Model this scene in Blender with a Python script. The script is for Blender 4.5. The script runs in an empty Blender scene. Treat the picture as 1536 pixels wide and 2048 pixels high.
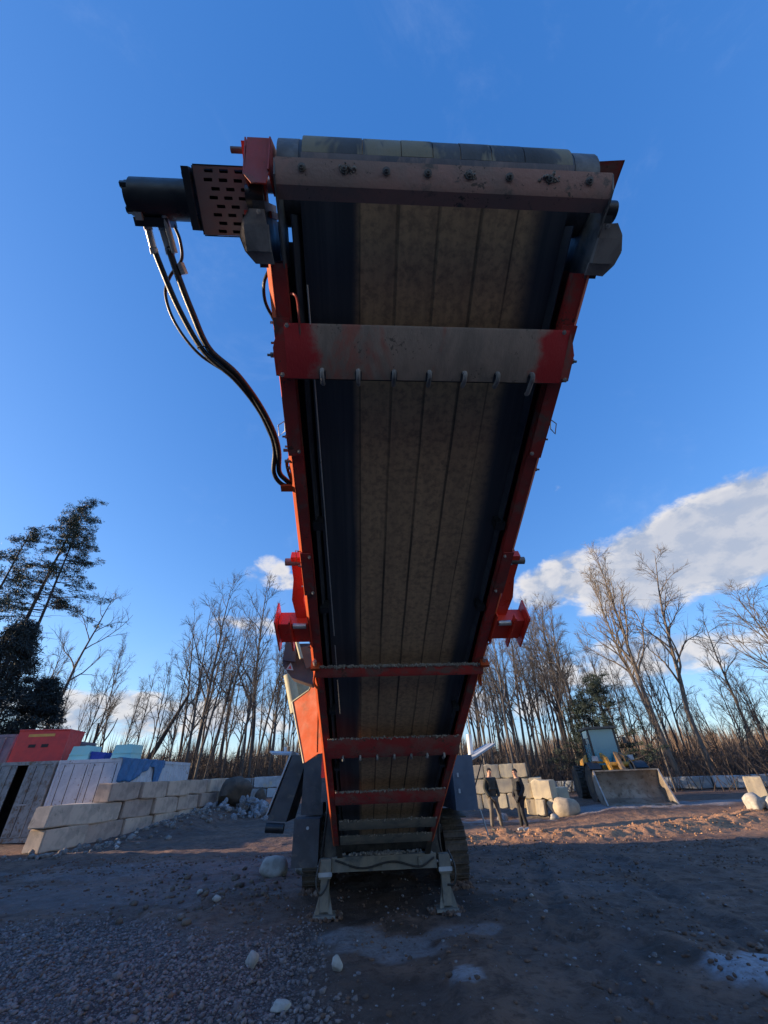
import bpy, bmesh, math, random
import numpy as np
from mathutils import Vector, Matrix

random.seed(7)
R = math.radians
scene = bpy.context.scene
COL = scene.collection

# ------------------------------------------------------------------ camera
FPX, PITCH, ROLL, EYE = 790.0, R(33.9), R(2.1), 1.6
cam = bpy.data.cameras.new('camera')
cam.sensor_fit = 'VERTICAL'; cam.sensor_height = 36.0; cam.sensor_width = 27.0
cam.lens = FPX / 2048 * 36.0
cam.clip_start = 0.05; cam.clip_end = 3000
co = bpy.data.objects.new('camera', cam); COL.objects.link(co)
co.matrix_world = (Matrix.Translation((0, 0, EYE)) @ Matrix.Rotation(R(90) + PITCH, 4, 'X')
                   @ Matrix.Rotation(-ROLL, 4, 'Z'))
scene.camera = co
scene.render.resolution_x, scene.render.resolution_y = 768, 1024

# ------------------------------------------------------------------ light
SUN_AZ, SUN_EL = R(-88), R(10.5)       # azimuth from +Y, negative = left
SKY_STRENGTH, EXPOSURE, SUN_STRENGTH = 0.15, 1.0, 5.0
scene.view_settings.view_transform = 'Standard'
scene.view_settings.look = 'None'
scene.view_settings.gamma = 1.0
scene.view_settings.exposure = EXPOSURE
scene.view_settings.use_curve_mapping = False
sun = bpy.data.lights.new('sun', 'SUN'); sun.energy = SUN_STRENGTH; sun.angle = R(0.5)
sun.color = (1.0, 0.76, 0.50)
so = bpy.data.objects.new('sun', sun); COL.objects.link(so)
SUNV = Vector((math.sin(SUN_AZ) * math.cos(SUN_EL), math.cos(SUN_AZ) * math.cos(SUN_EL), math.sin(SUN_EL)))
so.rotation_euler = SUNV.to_track_quat('Z', 'Y').to_euler()

world = bpy.data.worlds.new('World'); scene.world = world; world.use_nodes = True
wn, wl = world.node_tree.nodes, world.node_tree.links
wn.clear()
def N(nodes, t, **kw):
    n = nodes.new(t)
    for k, v in kw.items():
        if k.startswith('i_'):
            n.inputs[k[2:].replace('_', ' ')].default_value = v
        else:
            setattr(n, k, v)
    return n
class G:
    """tiny maths helper on a node tree"""
    def __init__(s, tree): s.n, s.l = tree.nodes, tree.links
    def m(s, op, a, b=None, c=None, clamp=False):
        n = s.n.new('ShaderNodeMath'); n.operation = op; n.use_clamp = clamp
        for i, v in enumerate((a, b, c)):
            if v is None: continue
            if hasattr(v, 'links'): s.l.new(v, n.inputs[i])
            else: n.inputs[i].default_value = v
        return n.outputs[0]
    def mr(s, v, a, b, c=0.0, d=1.0, smooth=True):
        n = s.n.new('ShaderNodeMapRange'); n.interpolation_type = 'SMOOTHSTEP' if smooth else 'LINEAR'
        s.l.new(v, n.inputs[0])
        for i, x in enumerate((a, b, c, d)): n.inputs[i + 1].default_value = x
        return n.outputs[0]
    def noise(s, vec, scale, detail=4, rough=0.5, dist=0.0, w=None):
        n = s.n.new('ShaderNodeTexNoise')
        if vec is not None: s.l.new(vec, n.inputs['Vector'])
        n.inputs['Scale'].default_value = scale; n.inputs['Detail'].default_value = detail
        n.inputs['Roughness'].default_value = rough; n.inputs['Distortion'].default_value = dist
        return n.outputs['Fac']
    def mix(s, f, a, b):
        n = s.n.new('ShaderNodeMix'); n.data_type = 'RGBA'
        for sock, v in ((n.inputs['Factor'], f), (n.inputs[6], a), (n.inputs[7], b)):
            if hasattr(v, 'links'): s.l.new(v, sock)
            elif isinstance(v, (int, float)): sock.default_value = v
            else: sock.default_value = (*v[:3], 1)
        return n.outputs[2]

g = G(world.node_tree)
sky = wn.new('ShaderNodeTexSky'); sky.sky_type = 'NISHITA'; sky.sun_disc = False
sky.sun_elevation = SUN_EL; sky.sun_rotation = SUN_AZ
sky.altitude = 100; sky.air_density = 1.0; sky.dust_density = 0.4; sky.ozone_density = 2.2
tc = wn.new('ShaderNodeTexCoord'); sep = wn.new('ShaderNodeSeparateXYZ')
nrm = wn.new('ShaderNodeVectorMath'); nrm.operation = 'NORMALIZE'
wl.new(tc.outputs['Generated'], nrm.inputs[0]); wl.new(nrm.outputs[0], sep.inputs[0])
X, Y, Z = sep.outputs
az = g.m('MULTIPLY', g.m('ARCTAN2', X, Y), 57.29578)
el = g.m('MULTIPLY', g.m('ARCSINE', Z), 57.29578)
# cloud coordinates: azimuth/elevation stretched sideways, the same noise all round the sky
comb = wn.new('ShaderNodeCombineXYZ')
wl.new(g.m('MULTIPLY', X, 1.0), comb.inputs[0]); wl.new(g.m('MULTIPLY', Y, 1.0), comb.inputs[1]); wl.new(g.m('MULTIPLY', Z, 1.7), comb.inputs[2])
off = wn.new('ShaderNodeVectorMath'); off.operation = 'ADD'; wl.new(comb.outputs[0], off.inputs[0])
off.inputs[1].default_value = (SUNV.x * 0.035, SUNV.y * 0.035, 0.055)
n1 = g.noise(comb.outputs[0], 3.4, 8, 0.55, 0.1)
n2 = g.noise(off.outputs[0], 3.4, 8, 0.55, 0.1)
def blob(a0, e0, wa, we, rot=0.0, amp=1.0):
    c, s = math.cos(R(rot)), math.sin(R(rot))
    da, de = g.m('SUBTRACT', az, a0), g.m('SUBTRACT', el, e0)
    u = g.m('ADD', g.m('MULTIPLY', da, c), g.m('MULTIPLY', de, s))
    v = g.m('ADD', g.m('MULTIPLY', da, -s), g.m('MULTIPLY', de, c))
    d = g.m('ADD', g.m('POWER', g.m('DIVIDE', u, wa), 2.0), g.m('POWER', g.m('DIVIDE', v, we), 2.0))
    return g.m('MULTIPLY', g.mr(d, 0.0, 1.0, 1.0, 0.0), amp)
blobs = [(43, 21.3, 23, 6.8, 7, .80), (26, 21.5, 11, 4.4, 14, .52), (66, 23, 20, 7, 0, .7),
         (-18.5, 24.8, 5.0, 3.2, 0, .36), (-15, 23.6, 5.0, 1.8, 0, .33), (-20, 17.3, 8, 2.2, 0, .36), (-26.8, 17, 1.8, .9, 0, .3),
         (-28, 6.8, 24, 3.2, 0, .50), (30, 10.5, 18, 3.6, 0, .52), (5, 7, 22, 3.0, 0, .45),
         (-75, 9, 30, 4, 0, .55), (95, 19, 38, 10, 0, .72), (155, 17, 42, 11, 0, .70), (-140, 10, 35, 4, 0, .55)]  # wide banks to the right and behind are added to whiten the ambient light
msk = None
for b in blobs:
    o = blob(*b); msk = o if msk is None else g.m('MAXIMUM', msk, o)
n3 = g.noise(comb.outputs[0], 14, 6, 0.6, 0.3)
dens = g.m('ADD', g.m('MULTIPLY', g.m('SUBTRACT', n3, 0.5), 0.95), g.m('ADD', msk, g.m('MULTIPLY', g.m('SUBTRACT', n1, 0.5), 1.15)))
dens2 = g.m('ADD', g.m('MULTIPLY', g.m('SUBTRACT', g.noise(off.outputs[0], 14, 6, 0.6, 0.3), 0.5), 0.95), g.m('ADD', msk, g.m('MULTIPLY', g.m('SUBTRACT', n2, 0.5), 1.15)))
dens = g.m('SUBTRACT', dens, g.mr(msk, 0.0, 0.25, 0.16, 0.0))
alpha = g.mr(dens, 0.20, 0.55)
lit = g.mr(g.m('SUBTRACT', dens, dens2), -0.14, 0.16)
thick = g.mr(dens, 0.35, 0.85)
cl = g.mix(lit, (1.35, 1.6, 2.1), (3.1, 2.95, 2.85))
cl = g.mix(g.m('MULTIPLY', thick, 0.7), cl, (1.65, 1.8, 2.15))
wisp = g.m('MULTIPLY', g.mr(g.noise(off.outputs[0], 2.1, 9, 0.68, 0.9), 0.52, 0.82), 0.12)
skyc = g.mix(wisp, g.mix(0.42, sky.outputs[0], (0.25, 0.92, 2.75)), (2.2, 2.6, 3.4))
hs = wn.new('ShaderNodeHueSaturation'); hs.inputs['Saturation'].default_value = 1.10; hs.inputs['Value'].default_value = 1.10; hs.inputs['Hue'].default_value = 0.504
wl.new(skyc, hs.inputs['Color'])
fin = g.mix(g.m('MULTIPLY', alpha, 0.93), hs.outputs[0], cl)
bg = wn.new('ShaderNodeBackground'); bg.inputs['Strength'].default_value = SKY_STRENGTH
wo = wn.new('ShaderNodeOutputWorld')
wl.new(fin, bg.inputs['Color']); wl.new(bg.outputs[0], wo.inputs['Surface'])

# ------------------------------------------------------------------ helpers
def smooth(a, b, x):
    t = np.clip((np.asarray(x, float) - a) / (b - a), 0, 1); return t * t * (3 - 2 * t)
def vnoise(x, y, seed=0):
    x = np.asarray(x, float); y = np.asarray(y, float)
    xi, yi = np.floor(x).astype(np.int64), np.floor(y).astype(np.int64)
    fx, fy = x - xi, y - yi
    fx, fy = fx * fx * (3 - 2 * fx), fy * fy * (3 - 2 * fy)
    def h(a, b):
        n = (a * 374761393 + b * 668265263 + seed * 974711) & 0x7fffffff
        n = ((n ^ (n >> 13)) * 1274126177) & 0x7fffffff
        n = n ^ (n >> 16)
        return (n & 0xffff) / 65535.0
    return ((h(xi, yi) * (1 - fx) + h(xi + 1, yi) * fx) * (1 - fy)
            + (h(xi, yi + 1) * (1 - fx) + h(xi + 1, yi + 1) * fx) * fy) - 0.5
def fbm(x, y, s, o=4, seed=0):
    r = 0; a = 1.0
    for i in range(o):
        r = r + a * vnoise(np.asarray(x) * s, np.asarray(y) * s, seed + i * 17); s *= 2.03; a *= 0.5
    return r

def tag(o, label=None, cat=None, group=None, kind=None):
    if label: o['label'] = label
    if cat: o['category'] = cat
    if group: o['group'] = group
    if kind: o['kind'] = kind
    return o
def empty(name, loc=(0, 0, 0), rz=0.0, **kw):
    o = bpy.data.objects.new(name, None); COL.objects.link(o); o.empty_display_size = 0.2
    o.location = loc; o.rotation_euler = (0, 0, rz); return tag(o, **kw)
def obj(name, bm, mat, parent=None, M=None, sm=35, bevel=0, **kw):
    if M is not None: bm.transform(M)
    if bevel:
        es = [e for e in bm.edges if len(e.link_faces) == 2 and e.calc_face_angle(0) > 0.7]
        bmesh.ops.bevel(bm, geom=es, offset=bevel, segments=2, profile=0.6, affect='EDGES', clamp_overlap=True)
    bmesh.ops.recalc_face_normals(bm, faces=bm.faces)
    me = bpy.data.meshes.new(name); bm.to_mesh(me); bm.free()
    return objme(name, me, mat, parent, sm, **kw)
def objme(name, me, mat, parent=None, sm=35, **kw):
    if mat and not me.materials: me.materials.append(mat)
    if sm:
        me.polygons.foreach_set('use_smooth', [True] * len(me.polygons))
        me.set_sharp_from_angle(angle=R(sm))
    o = bpy.data.objects.new(name, me); COL.objects.link(o)
    if parent: o.parent = parent
    return tag(o, **kw)
def copy_tree(o, parent=None):
    c = o.copy(); COL.objects.link(c); c.parent = parent
    for ch in list(o.children): copy_tree(ch, c)
    return c
def B(): return bmesh.new()
def box(bm, c, s, M=None):
    x, y, z = (v / 2 for v in s)
    vs = [Vector((i * x, j * y, k * z)) for i in (-1, 1) for j in (-1, 1) for k in (-1, 1)]
    if M is not None: vs = [M @ v for v in vs]
    vs = [bm.verts.new(v + Vector(c)) for v in vs]
    for f in ((0, 1, 3, 2), (4, 6, 7, 5), (0, 4, 5, 1), (2, 3, 7, 6), (0, 2, 6, 4), (1, 5, 7, 3)):
        bm.faces.new([vs[i] for i in f])
    return bm
def bx(bm, x0, x1, y0, y1, z0, z1):
    return box(bm, ((x0 + x1) / 2, (y0 + y1) / 2, (z0 + z1) / 2), (x1 - x0, y1 - y0, z1 - z0))
def hexa(bm, p):   # 8 points: bottom 4 then top 4
    vs = [bm.verts.new(Vector(q)) for q in p]
    for f in ((3, 2, 1, 0), (4, 5, 6, 7), (0, 1, 5, 4), (1, 2, 6, 5), (2, 3, 7, 6), (3, 0, 4, 7)):
        bm.faces.new([vs[i] for i in f])
    return bm
def slab(bm, pts, thick):   # planar polygon with thickness along its normal
    pts = [Vector(p) for p in pts]
    n = (pts[1] - pts[0]).cross(pts[2] - pts[0]).normalized() * thick
    a = [bm.verts.new(p) for p in pts]; b = [bm.verts.new(p + n) for p in pts]
    bm.faces.new(a[::-1]); bm.faces.new(b)
    for i in range(len(pts)):
        j = (i + 1) % len(pts); bm.faces.new((a[i], a[j], b[j], b[i]))
    return bm
def prism_x(bm, prof, x0, x1):  # profile in (y,z) extruded along x
    a = [bm.verts.new((x0, p[0], p[1])) for p in prof]; b = [bm.verts.new((x1, p[0], p[1])) for p in prof]
    bm.faces.new(a[::-1]); bm.faces.new(b)
    for i in range(len(prof)):
        j = (i + 1) % len(prof); bm.faces.new((a[i], a[j], b[j], b[i]))
    return bm
def strip_x(bm, prof, x0, x1, t=0.006):   # bent plate: open polyline in (y,z), thickness t
    P = [Vector((0, p[0], p[1])) for p in prof]; Nn = []
    for i in range(len(P)):
        d = (P[min(i + 1, len(P) - 1)] - P[max(i - 1, 0)]).normalized()
        Nn.append(Vector((0, -d.z, d.y)) * t)
    return prism_x(bm, [(p.y, p.z) for p in P] + [((p + n).y, (p + n).z) for p, n in list(zip(P, Nn))[::-1]], x0, x1)
def cyl(bm, p0, p1, r, n=16, r2=None, cap=True):
    p0, p1 = Vector(p0), Vector(p1); d = (p1 - p0)
    q = d.to_track_quat('Z', 'Y'); r2 = r if r2 is None else r2
    a, b = [], []
    for i in range(n):
        t = 2 * math.pi * i / n; v = Vector((math.cos(t), math.sin(t), 0))
        a.append(bm.verts.new(p0 + q @ (v * r))); b.append(bm.verts.new(p1 + q @ (v * r2)))
    for i in range(n):
        j = (i + 1) % n; bm.faces.new((a[i], a[j], b[j], b[i]))
    if cap: bm.faces.new(a[::-1]); bm.faces.new(b)
    return bm
def catmull(P, k=8):
    P = [Vector(p) for p in P]; P = [P[0] * 2 - P[1]] + P + [P[-1] * 2 - P[-2]]; out = []
    for i in range(1, len(P) - 2):
        a, b, c, d = P[i - 1:i + 3]
        for j in range(k):
            t = j / k
            out.append(0.5 * ((2 * b) + (c - a) * t + (2 * a - 5 * b + 4 * c - d) * t * t + (3 * b - a - 3 * c + d) * t ** 3))
    out.append(P[-2]); return out
def tube(bm, P, r, n=8, cap=True):
    P = [Vector(p) for p in P]; rings = []
    up = Vector((0.3, 0.1, 1)).normalized(); prev = None
    for i, p in enumerate(P):
        d = (P[min(i + 1, len(P) - 1)] - P[max(i - 1, 0)]).normalized()
        if prev is None:
            u = d.cross(up)
            if u.length < 1e-3: u = d.cross(Vector((1, 0, 0)))
        else: u = prev - d * prev.dot(d)
        u.normalize(); prev = u; v = d.cross(u)
        rr = r[i] if isinstance(r, (list, tuple)) else r
        rings.append([bm.verts.new(p + (u * math.cos(t) + v * math.sin(t)) * rr) for t in [2 * math.pi * k / n for k in range(n)]])
    for a, b in zip(rings, rings[1:]):
        for i in range(n):
            j = (i + 1) % n; bm.faces.new((a[i], a[j], b[j], b[i]))
    if cap: bm.faces.new(rings[0][::-1]); bm.faces.new(rings[-1])
    return bm

# ------------------------------------------------------------------ materials
MATS = {}
def mat(name, c1, c2=None, rough=0.6, metal=0.0, scale=6.0, lo=0.4, hi=0.62, c3=None, s3=25.0, t3=(0.58, 0.7),
        bump=0.15, bscale=40.0, bdist=0.01, rvar=0.15, objrand=0.0, spec=0.5, stretch=None, coord='Object', chips=None):
    if name in MATS: return MATS[name]
    m = bpy.data.materials.new(name); m.use_nodes = True; MATS[name] = m
    n, l = m.node_tree.nodes, m.node_tree.links; gg = G(m.node_tree)
    b = n['Principled BSDF']; t = n.new('ShaderNodeTexCoord'); vec = t.outputs[coord]
    if stretch:
        mp = n.new('ShaderNodeMapping'); mp.inputs['Scale'].default_value = stretch; l.new(vec, mp.inputs[0]); vec = mp.outputs[0]
    c2 = c2 or tuple(v * 0.7 for v in c1)
    f = gg.mr(gg.noise(vec, scale, 7, 0.6, 0.3), lo, hi)
    col = gg.mix(f, c1, c2)
    if c3: col = gg.mix(gg.mr(gg.noise(vec, s3, 5, 0.65, 0.4), *t3), col, c3)
    if chips:      # flaked paint and rust specks, grouped by a slower noise
        sp_ = gg.m('ADD', gg.m('MULTIPLY', gg.noise(t.outputs[coord], chips[1], 4, 0.7), 0.6), gg.m('MULTIPLY', gg.noise(t.outputs[coord], chips[1] * .12, 3, 0.6), 0.4))
        col = gg.mix(gg.mr(sp_, chips[2], chips[2] + .025), col, chips[0])
    if objrand:
        oi = n.new('ShaderNodeObjectInfo'); h = n.new('ShaderNodeHueSaturation')
        l.new(gg.mr(oi.outputs['Random'], 0, 1, 1 - objrand, 1 + objrand, False), h.inputs['Value'])
        l.new(gg.mr(oi.outputs['Random'], 0, 1, 0.5 - objrand * .04, 0.5 + objrand * .04, False), h.inputs['Hue']); l.new(col, h.inputs['Color']); col = h.outputs[0]
    l.new(col, b.inputs['Base Color'])
    l.new(gg.mr(gg.noise(vec, scale * 2.3, 5, 0.6), 0.3, 0.7, max(0.03, rough - rvar), min(1, rough + rvar), False), b.inputs['Roughness'])
    b.inputs['Metallic'].default_value = metal; b.inputs['Specular IOR Level'].default_value = spec
    if bump:
        bp = n.new('ShaderNodeBump'); bp.inputs['Strength'].default_value = bump; bp.inputs['Distance'].default_value = bdist
        l.new(gg.noise(vec, bscale, 6, 0.65), bp.inputs['Height']); l.new(bp.outputs[0], b.inputs['Normal'])
    return m
DUST = (0.21, 0.175, 0.135)
ORANGE = mat('orange_paint', (0.50, 0.046, 0.038), (0.30, 0.052, 0.045), 0.55, c3=(0.20, 0.12, 0.10), s3=6, t3=(0.48, 0.70), scale=2.5, bump=0.12, chips=((0.10, 0.05, 0.035), 55, 0.585))
ORANGE_CLEAN_LIT = mat('orange_paint_clean_lit', (0.90, 0.075, 0.035), (0.8, 0.07, 0.035), 0.35, scale=4, c3=(0.5, 0.08, 0.05), s3=14, t3=(0.62, 0.8), bump=0.04)  # clean paint, brightened to carry the sun on the fold brackets
ORANGE_SIDE = mat('orange_panel_paint', (0.52, 0.085, 0.022), (0.44, 0.075, 0.022), 0.7, scale=2, c3=(0.27, 0.085, 0.04), s3=5, t3=(0.5, 0.8), bump=0.05, spec=0.2)
DUSTY = mat('dusty_orange_steel', (0.27, 0.195, 0.165), (0.20, 0.165, 0.14), 0.75, c3=(0.34, 0.09, 0.06), s3=3.2, t3=(0.56, 0.66), scale=7, bump=0.25, bscale=60)
def dusty_beam():
    m = mat('dusty_beam_steel', (0.42, 0.31, 0.25), (0.30, 0.235, 0.195), 0.75, scale=5, c3=(0.44, 0.17, 0.13), s3=2.6, t3=(0.54, 0.66), bump=0.3, bscale=60, stretch=(1.6, .7, .7), chips=((0.16, 0.125, 0.105), 60, 0.60))
    n, l = m.node_tree.nodes, m.node_tree.links; gg = G(m.node_tree); b = n['Principled BSDF']; t = n.new('ShaderNodeTexCoord')
    s = n.new('ShaderNodeSeparateXYZ'); l.new(t.outputs['Object'], s.inputs[0])
    e = gg.m('ADD', gg.m('ABSOLUTE', s.outputs[0]), gg.m('MULTIPLY', gg.m('SUBTRACT', gg.noise(t.outputs['Object'], 7, 5, .6), .5), .22))
    src = b.inputs['Base Color'].links[0].from_socket
    l.new(gg.mix(gg.mr(e, .53, .60), src, (0.56, 0.035, 0.04)), b.inputs['Base Color'])
    return m
DUSTYB = dusty_beam()
LAGG = mat('greyish_drum_dust', (0.21, 0.19, 0.20), (0.12, 0.13, 0.155), 0.75, scale=2.2, c3=(0.30, 0.24, 0.23), s3=5, t3=(.5, .65), bump=0.3, bscale=60, stretch=(1.5, .6, .6))
DUSTY_RED = mat('half_dusted_red_paint', (0.40, 0.045, 0.042), (0.32, 0.075, 0.062), 0.55, c3=(0.26, 0.16, 0.135), s3=4, t3=(0.42, 0.75), scale=4, bump=0.15, chips=((0.11, 0.06, 0.045), 45, 0.57))
HEADPL = mat('dusty_scraper_steel', (0.52, 0.30, 0.25), (0.38, 0.27, 0.235), 0.7, c3=(0.16, 0.15, 0.14), s3=11, t3=(0.56, 0.7), scale=3.5, bump=0.3, bscale=70, chips=((0.15, 0.12, 0.105), 50, 0.595))
CRUST = mat('dried_dust_crust', (0.40, 0.37, 0.33), (0.26, 0.23, 0.2), 0.95, scale=30, bump=0.8, bscale=120, bdist=0.02)
BLACKP = mat('black_paint', (0.018, 0.02, 0.024), (0.03, 0.032, 0.036), 0.4, scale=8, bump=0.05)
RUBBER = mat('hose_rubber', (0.015, 0.015, 0.016), (0.03, 0.028, 0.026), 0.42, scale=30, bump=0.1, bscale=200)
STEEL = mat('bright_steel', (0.62, 0.60, 0.57), (0.52, 0.50, 0.47), 0.38, metal=0.6, scale=8, bump=0)
ZINC = mat('dull_bearing_steel', (0.20, 0.20, 0.20), (0.12, 0.12, 0.12), 0.55, metal=0.1, scale=10, c3=DUST, s3=12, t3=(0.55, 0.7), bump=0.15)
GREY = mat('dark_grey_paint', (0.055, 0.065, 0.078), (0.04, 0.046, 0.055), 0.5, scale=4, c3=(0.12, 0.11, 0.095), s3=7, t3=(0.55, 0.75), bump=0.08)
GREYD = mat('muddy_chassis_steel', (0.045, 0.04, 0.036), (0.10, 0.085, 0.065), 0.75, scale=4, c3=(0.17, 0.145, 0.11), s3=9, t3=(0.58, 0.75), bump=0.3)
GREENISH = mat('dusty_cross_member_steel', (0.17, 0.165, 0.145), (0.23, 0.205, 0.165), 0.8, scale=5, c3=(0.08, 0.09, 0.095), s3=4, t3=(0.5, 0.7), bump=0.3)
TRACKM = mat('muddy_track_steel', (0.13, 0.10, 0.075), (0.075, 0.06, 0.05), 0.8, scale=12, bump=0.4)
LIGHTGREY = mat('light_grey_metal', (0.42, 0.45, 0.48), (0.30, 0.33, 0.37), 0.45, scale=6, metal=0.2, bump=0.05)
WHITE = mat('white_plastic', (0.72, 0.72, 0.70), (0.6, 0.6, 0.58), 0.4, scale=6, bump=0.03)
BEIGE = mat('beige_tube_paint', (0.50, 0.46, 0.30), (0.40, 0.36, 0.24), 0.6, scale=5, bump=0.1)
YELLOW = mat('loader_yellow_paint', (0.50, 0.25, 0.025), (0.28, 0.15, 0.03), 0.5, scale=5, c3=(0.15, 0.12, 0.08), s3=5, t3=(0.55, 0.75), bump=0.08)
BUCKETM = mat('worn_bucket_steel', (0.22, 0.175, 0.135), (0.31, 0.275, 0.23), 0.6, scale=2.2, c3=(0.09, 0.075, 0.06), s3=5, t3=(0.52, 0.7), metal=0.3, bump=0.2)
HOUSING = mat('dusty_housing_steel', (0.36, 0.335, 0.32), (0.24, 0.23, 0.225), 0.65, scale=6, c3=(.14, .14, .145), s3=9, t3=(.52, .68), bump=.15)
EDGEST = mat('worn_edge_steel', (0.42, 0.38, 0.33), (0.30, 0.27, 0.24), 0.45, metal=0.4, scale=7, bump=0.1)
TYRE = mat('tyre_rubber', (0.025, 0.024, 0.023), (0.05, 0.045, 0.038), 0.85, scale=7, bump=0.2)
CONCR = mat('cast_concrete', (0.58, 0.45, 0.35), (0.42, 0.33, 0.265), 0.9, scale=2.2, c3=(0.22, 0.19, 0.15), s3=3.4, t3=(0.55, 0.75), bump=0.4, bscale=25, objrand=0.22, bdist=0.02)
CONCRP = mat('pale_concrete', (0.52, 0.44, 0.30), (0.42, 0.36, 0.27), 0.9, scale=2.6, c3=(0.28, 0.24, 0.18), s3=5, t3=(0.6, 0.75), bump=0.4, bscale=25, objrand=0.12, bdist=0.02)
CONCRB = mat('grey_barrier_concrete', (0.40, 0.43, 0.45), (0.28, 0.30, 0.32), 0.9, scale=1.4, c3=(0.45, 0.38, 0.28), s3=0.9, t3=(0.55, 0.65), bump=0.3, bscale=20, objrand=0.25)
STONE = mat('pale_stone', (0.40, 0.38, 0.34), (0.30, 0.28, 0.25), 0.85, scale=8, bump=0.4, bscale=30, objrand=0.15)
GRAVEL = mat('crushed_stone', (0.225, 0.185, 0.175), (0.125, 0.105, 0.10), 0.8, scale=14, bump=0.2, coord='Object', c3=(0.34, 0.32, 0.33), s3=17, t3=(0.60, 0.68))
BROWNROCK = mat('brown_rock', (0.105, 0.078, 0.058), (0.07, 0.055, 0.045), 0.9, scale=3, bump=0.5, bscale=14, bdist=0.03)
GREYROCK = mat('grey_rubble', (0.30, 0.31, 0.33), (0.17, 0.17, 0.18), 0.9, scale=5, bump=0.4, objrand=0.35)
BARK = mat('grey_brown_bark', (0.115, 0.098, 0.086), (0.066, 0.057, 0.053), 0.95, scale=5, bump=0.5, bscale=14, bdist=0.03, stretch=(3, 3, .5), objrand=0.25)
BARKL = mat('pale_bark', (0.20, 0.165, 0.135), (0.12, 0.10, 0.085), 0.95, scale=4, bump=0.4, bscale=12, bdist=0.03, stretch=(3, 3, .5), objrand=0.15)
BARKD = mat('dark_pine_bark', (0.055, 0.045, 0.045), (0.035, 0.03, 0.03), 0.95, scale=5, bump=0.4, bscale=12, bdist=0.03)
NEEDLE = mat('dark_needles', (0.030, 0.050, 0.034), (0.016, 0.028, 0.024), 0.7, scale=1.2, bump=0, objrand=0.2)
NEEDLEB = mat('bluish_dark_needles', (0.022, 0.034, 0.036), (0.012, 0.02, 0.024), 0.75, scale=1.0, bump=0)
BRUSH = mat('dry_brush_stems', (0.12, 0.09, 0.07), (0.075, 0.058, 0.05), 0.95, scale=0.6, bump=0, c3=(0.20, 0.13, 0.08), s3=1.5, t3=(0.6, 0.7))
FARWOOD = mat('far_bare_wood', (0.17, 0.115, 0.08), (0.11, 0.085, 0.07), 0.95, scale=0.15, bump=0)
CONTW = mat('white_container_paint', (0.52, 0.55, 0.60), (0.44, 0.47, 0.53), 0.55, scale=3, c3=(0.33, 0.31, 0.30), s3=5, t3=(0.6, 0.8), bump=0.05, chips=((0.20, 0.12, 0.08), 14, 0.585))
CONTO = mat('weathered_container_paint', (0.27, 0.29, 0.30), (0.18, 0.20, 0.21), 0.7, scale=5, c3=(0.16, 0.10, 0.06), s3=5, t3=(0.54, 0.68), bump=0.1, chips=((0.15, 0.10, 0.07), 12, 0.58))
DARK = mat('container_interior', (0.02, 0.02, 0.022), (0.03, 0.03, 0.03), 0.9, bump=0)
REDP = mat('red_box_paint', (0.62, 0.045, 0.045), (0.52, 0.04, 0.045), 0.5, scale=3, bump=0.05)
TOTE = mat('cyan_tote_plastic', (0.30, 0.62, 0.62), (0.36, 0.62, 0.58), 0.4, scale=2, bump=0.02)
BLUE = mat('blue_crate_plastic', (0.03, 0.06, 0.36), (0.025, 0.05, 0.28), 0.45, bump=0)
TARPM = mat('blue_tarpaulin', (0.035, 0.16, 0.36), (0.03, 0.12, 0.28), 0.5, scale=6, bump=0.2, bscale=15)
YSTRIP = mat('yellow_strip_print', (0.70, 0.38, 0.08), (0.6, 0.32, 0.08), 0.5, bump=0)
SKIN = mat('skin', (0.48, 0.27, 0.19), (0.42, 0.23, 0.16), 0.55, bump=0)
HAIR = mat('dark_hair', (0.02, 0.016, 0.014), rough=0.7, bump=0)
JACKET = mat('dark_jacket_cloth', (0.030, 0.032, 0.028), (0.045, 0.045, 0.038), 0.9, scale=6, bump=0.3, bscale=30)
JACKETB = mat('black_coat_cloth', (0.014, 0.015, 0.018), (0.02, 0.02, 0.024), 0.85, scale=6, bump=0.3, bscale=30)
KHAKI = mat('beige_trouser_cloth', (0.15, 0.13, 0.11), (0.10, 0.088, 0.075), 0.9, scale=8, bump=0.2)
SHOEW = mat('white_shoe_leather', (0.6, 0.6, 0.58), rough=0.5, bump=0)

def glass(name, col, rough=0.08):
    m = bpy.data.materials.new(name); m.use_nodes = True; b = m.node_tree.nodes['Principled BSDF']
    b.inputs['Base Color'].default_value = (*col, 1); b.inputs['Roughness'].default_value = rough
    b.inputs['Specular IOR Level'].default_value = 0.9; b.inputs['Coat Weight'].default_value = 0.6; b.inputs['Coat Roughness'].default_value = 0.05
    return m
CABGLASS = glass('sky_painted_cab_glass', (0.05, 0.25, 0.32), 0.15)  # opaque teal base colour stands in for the sky seen in the glass

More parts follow.
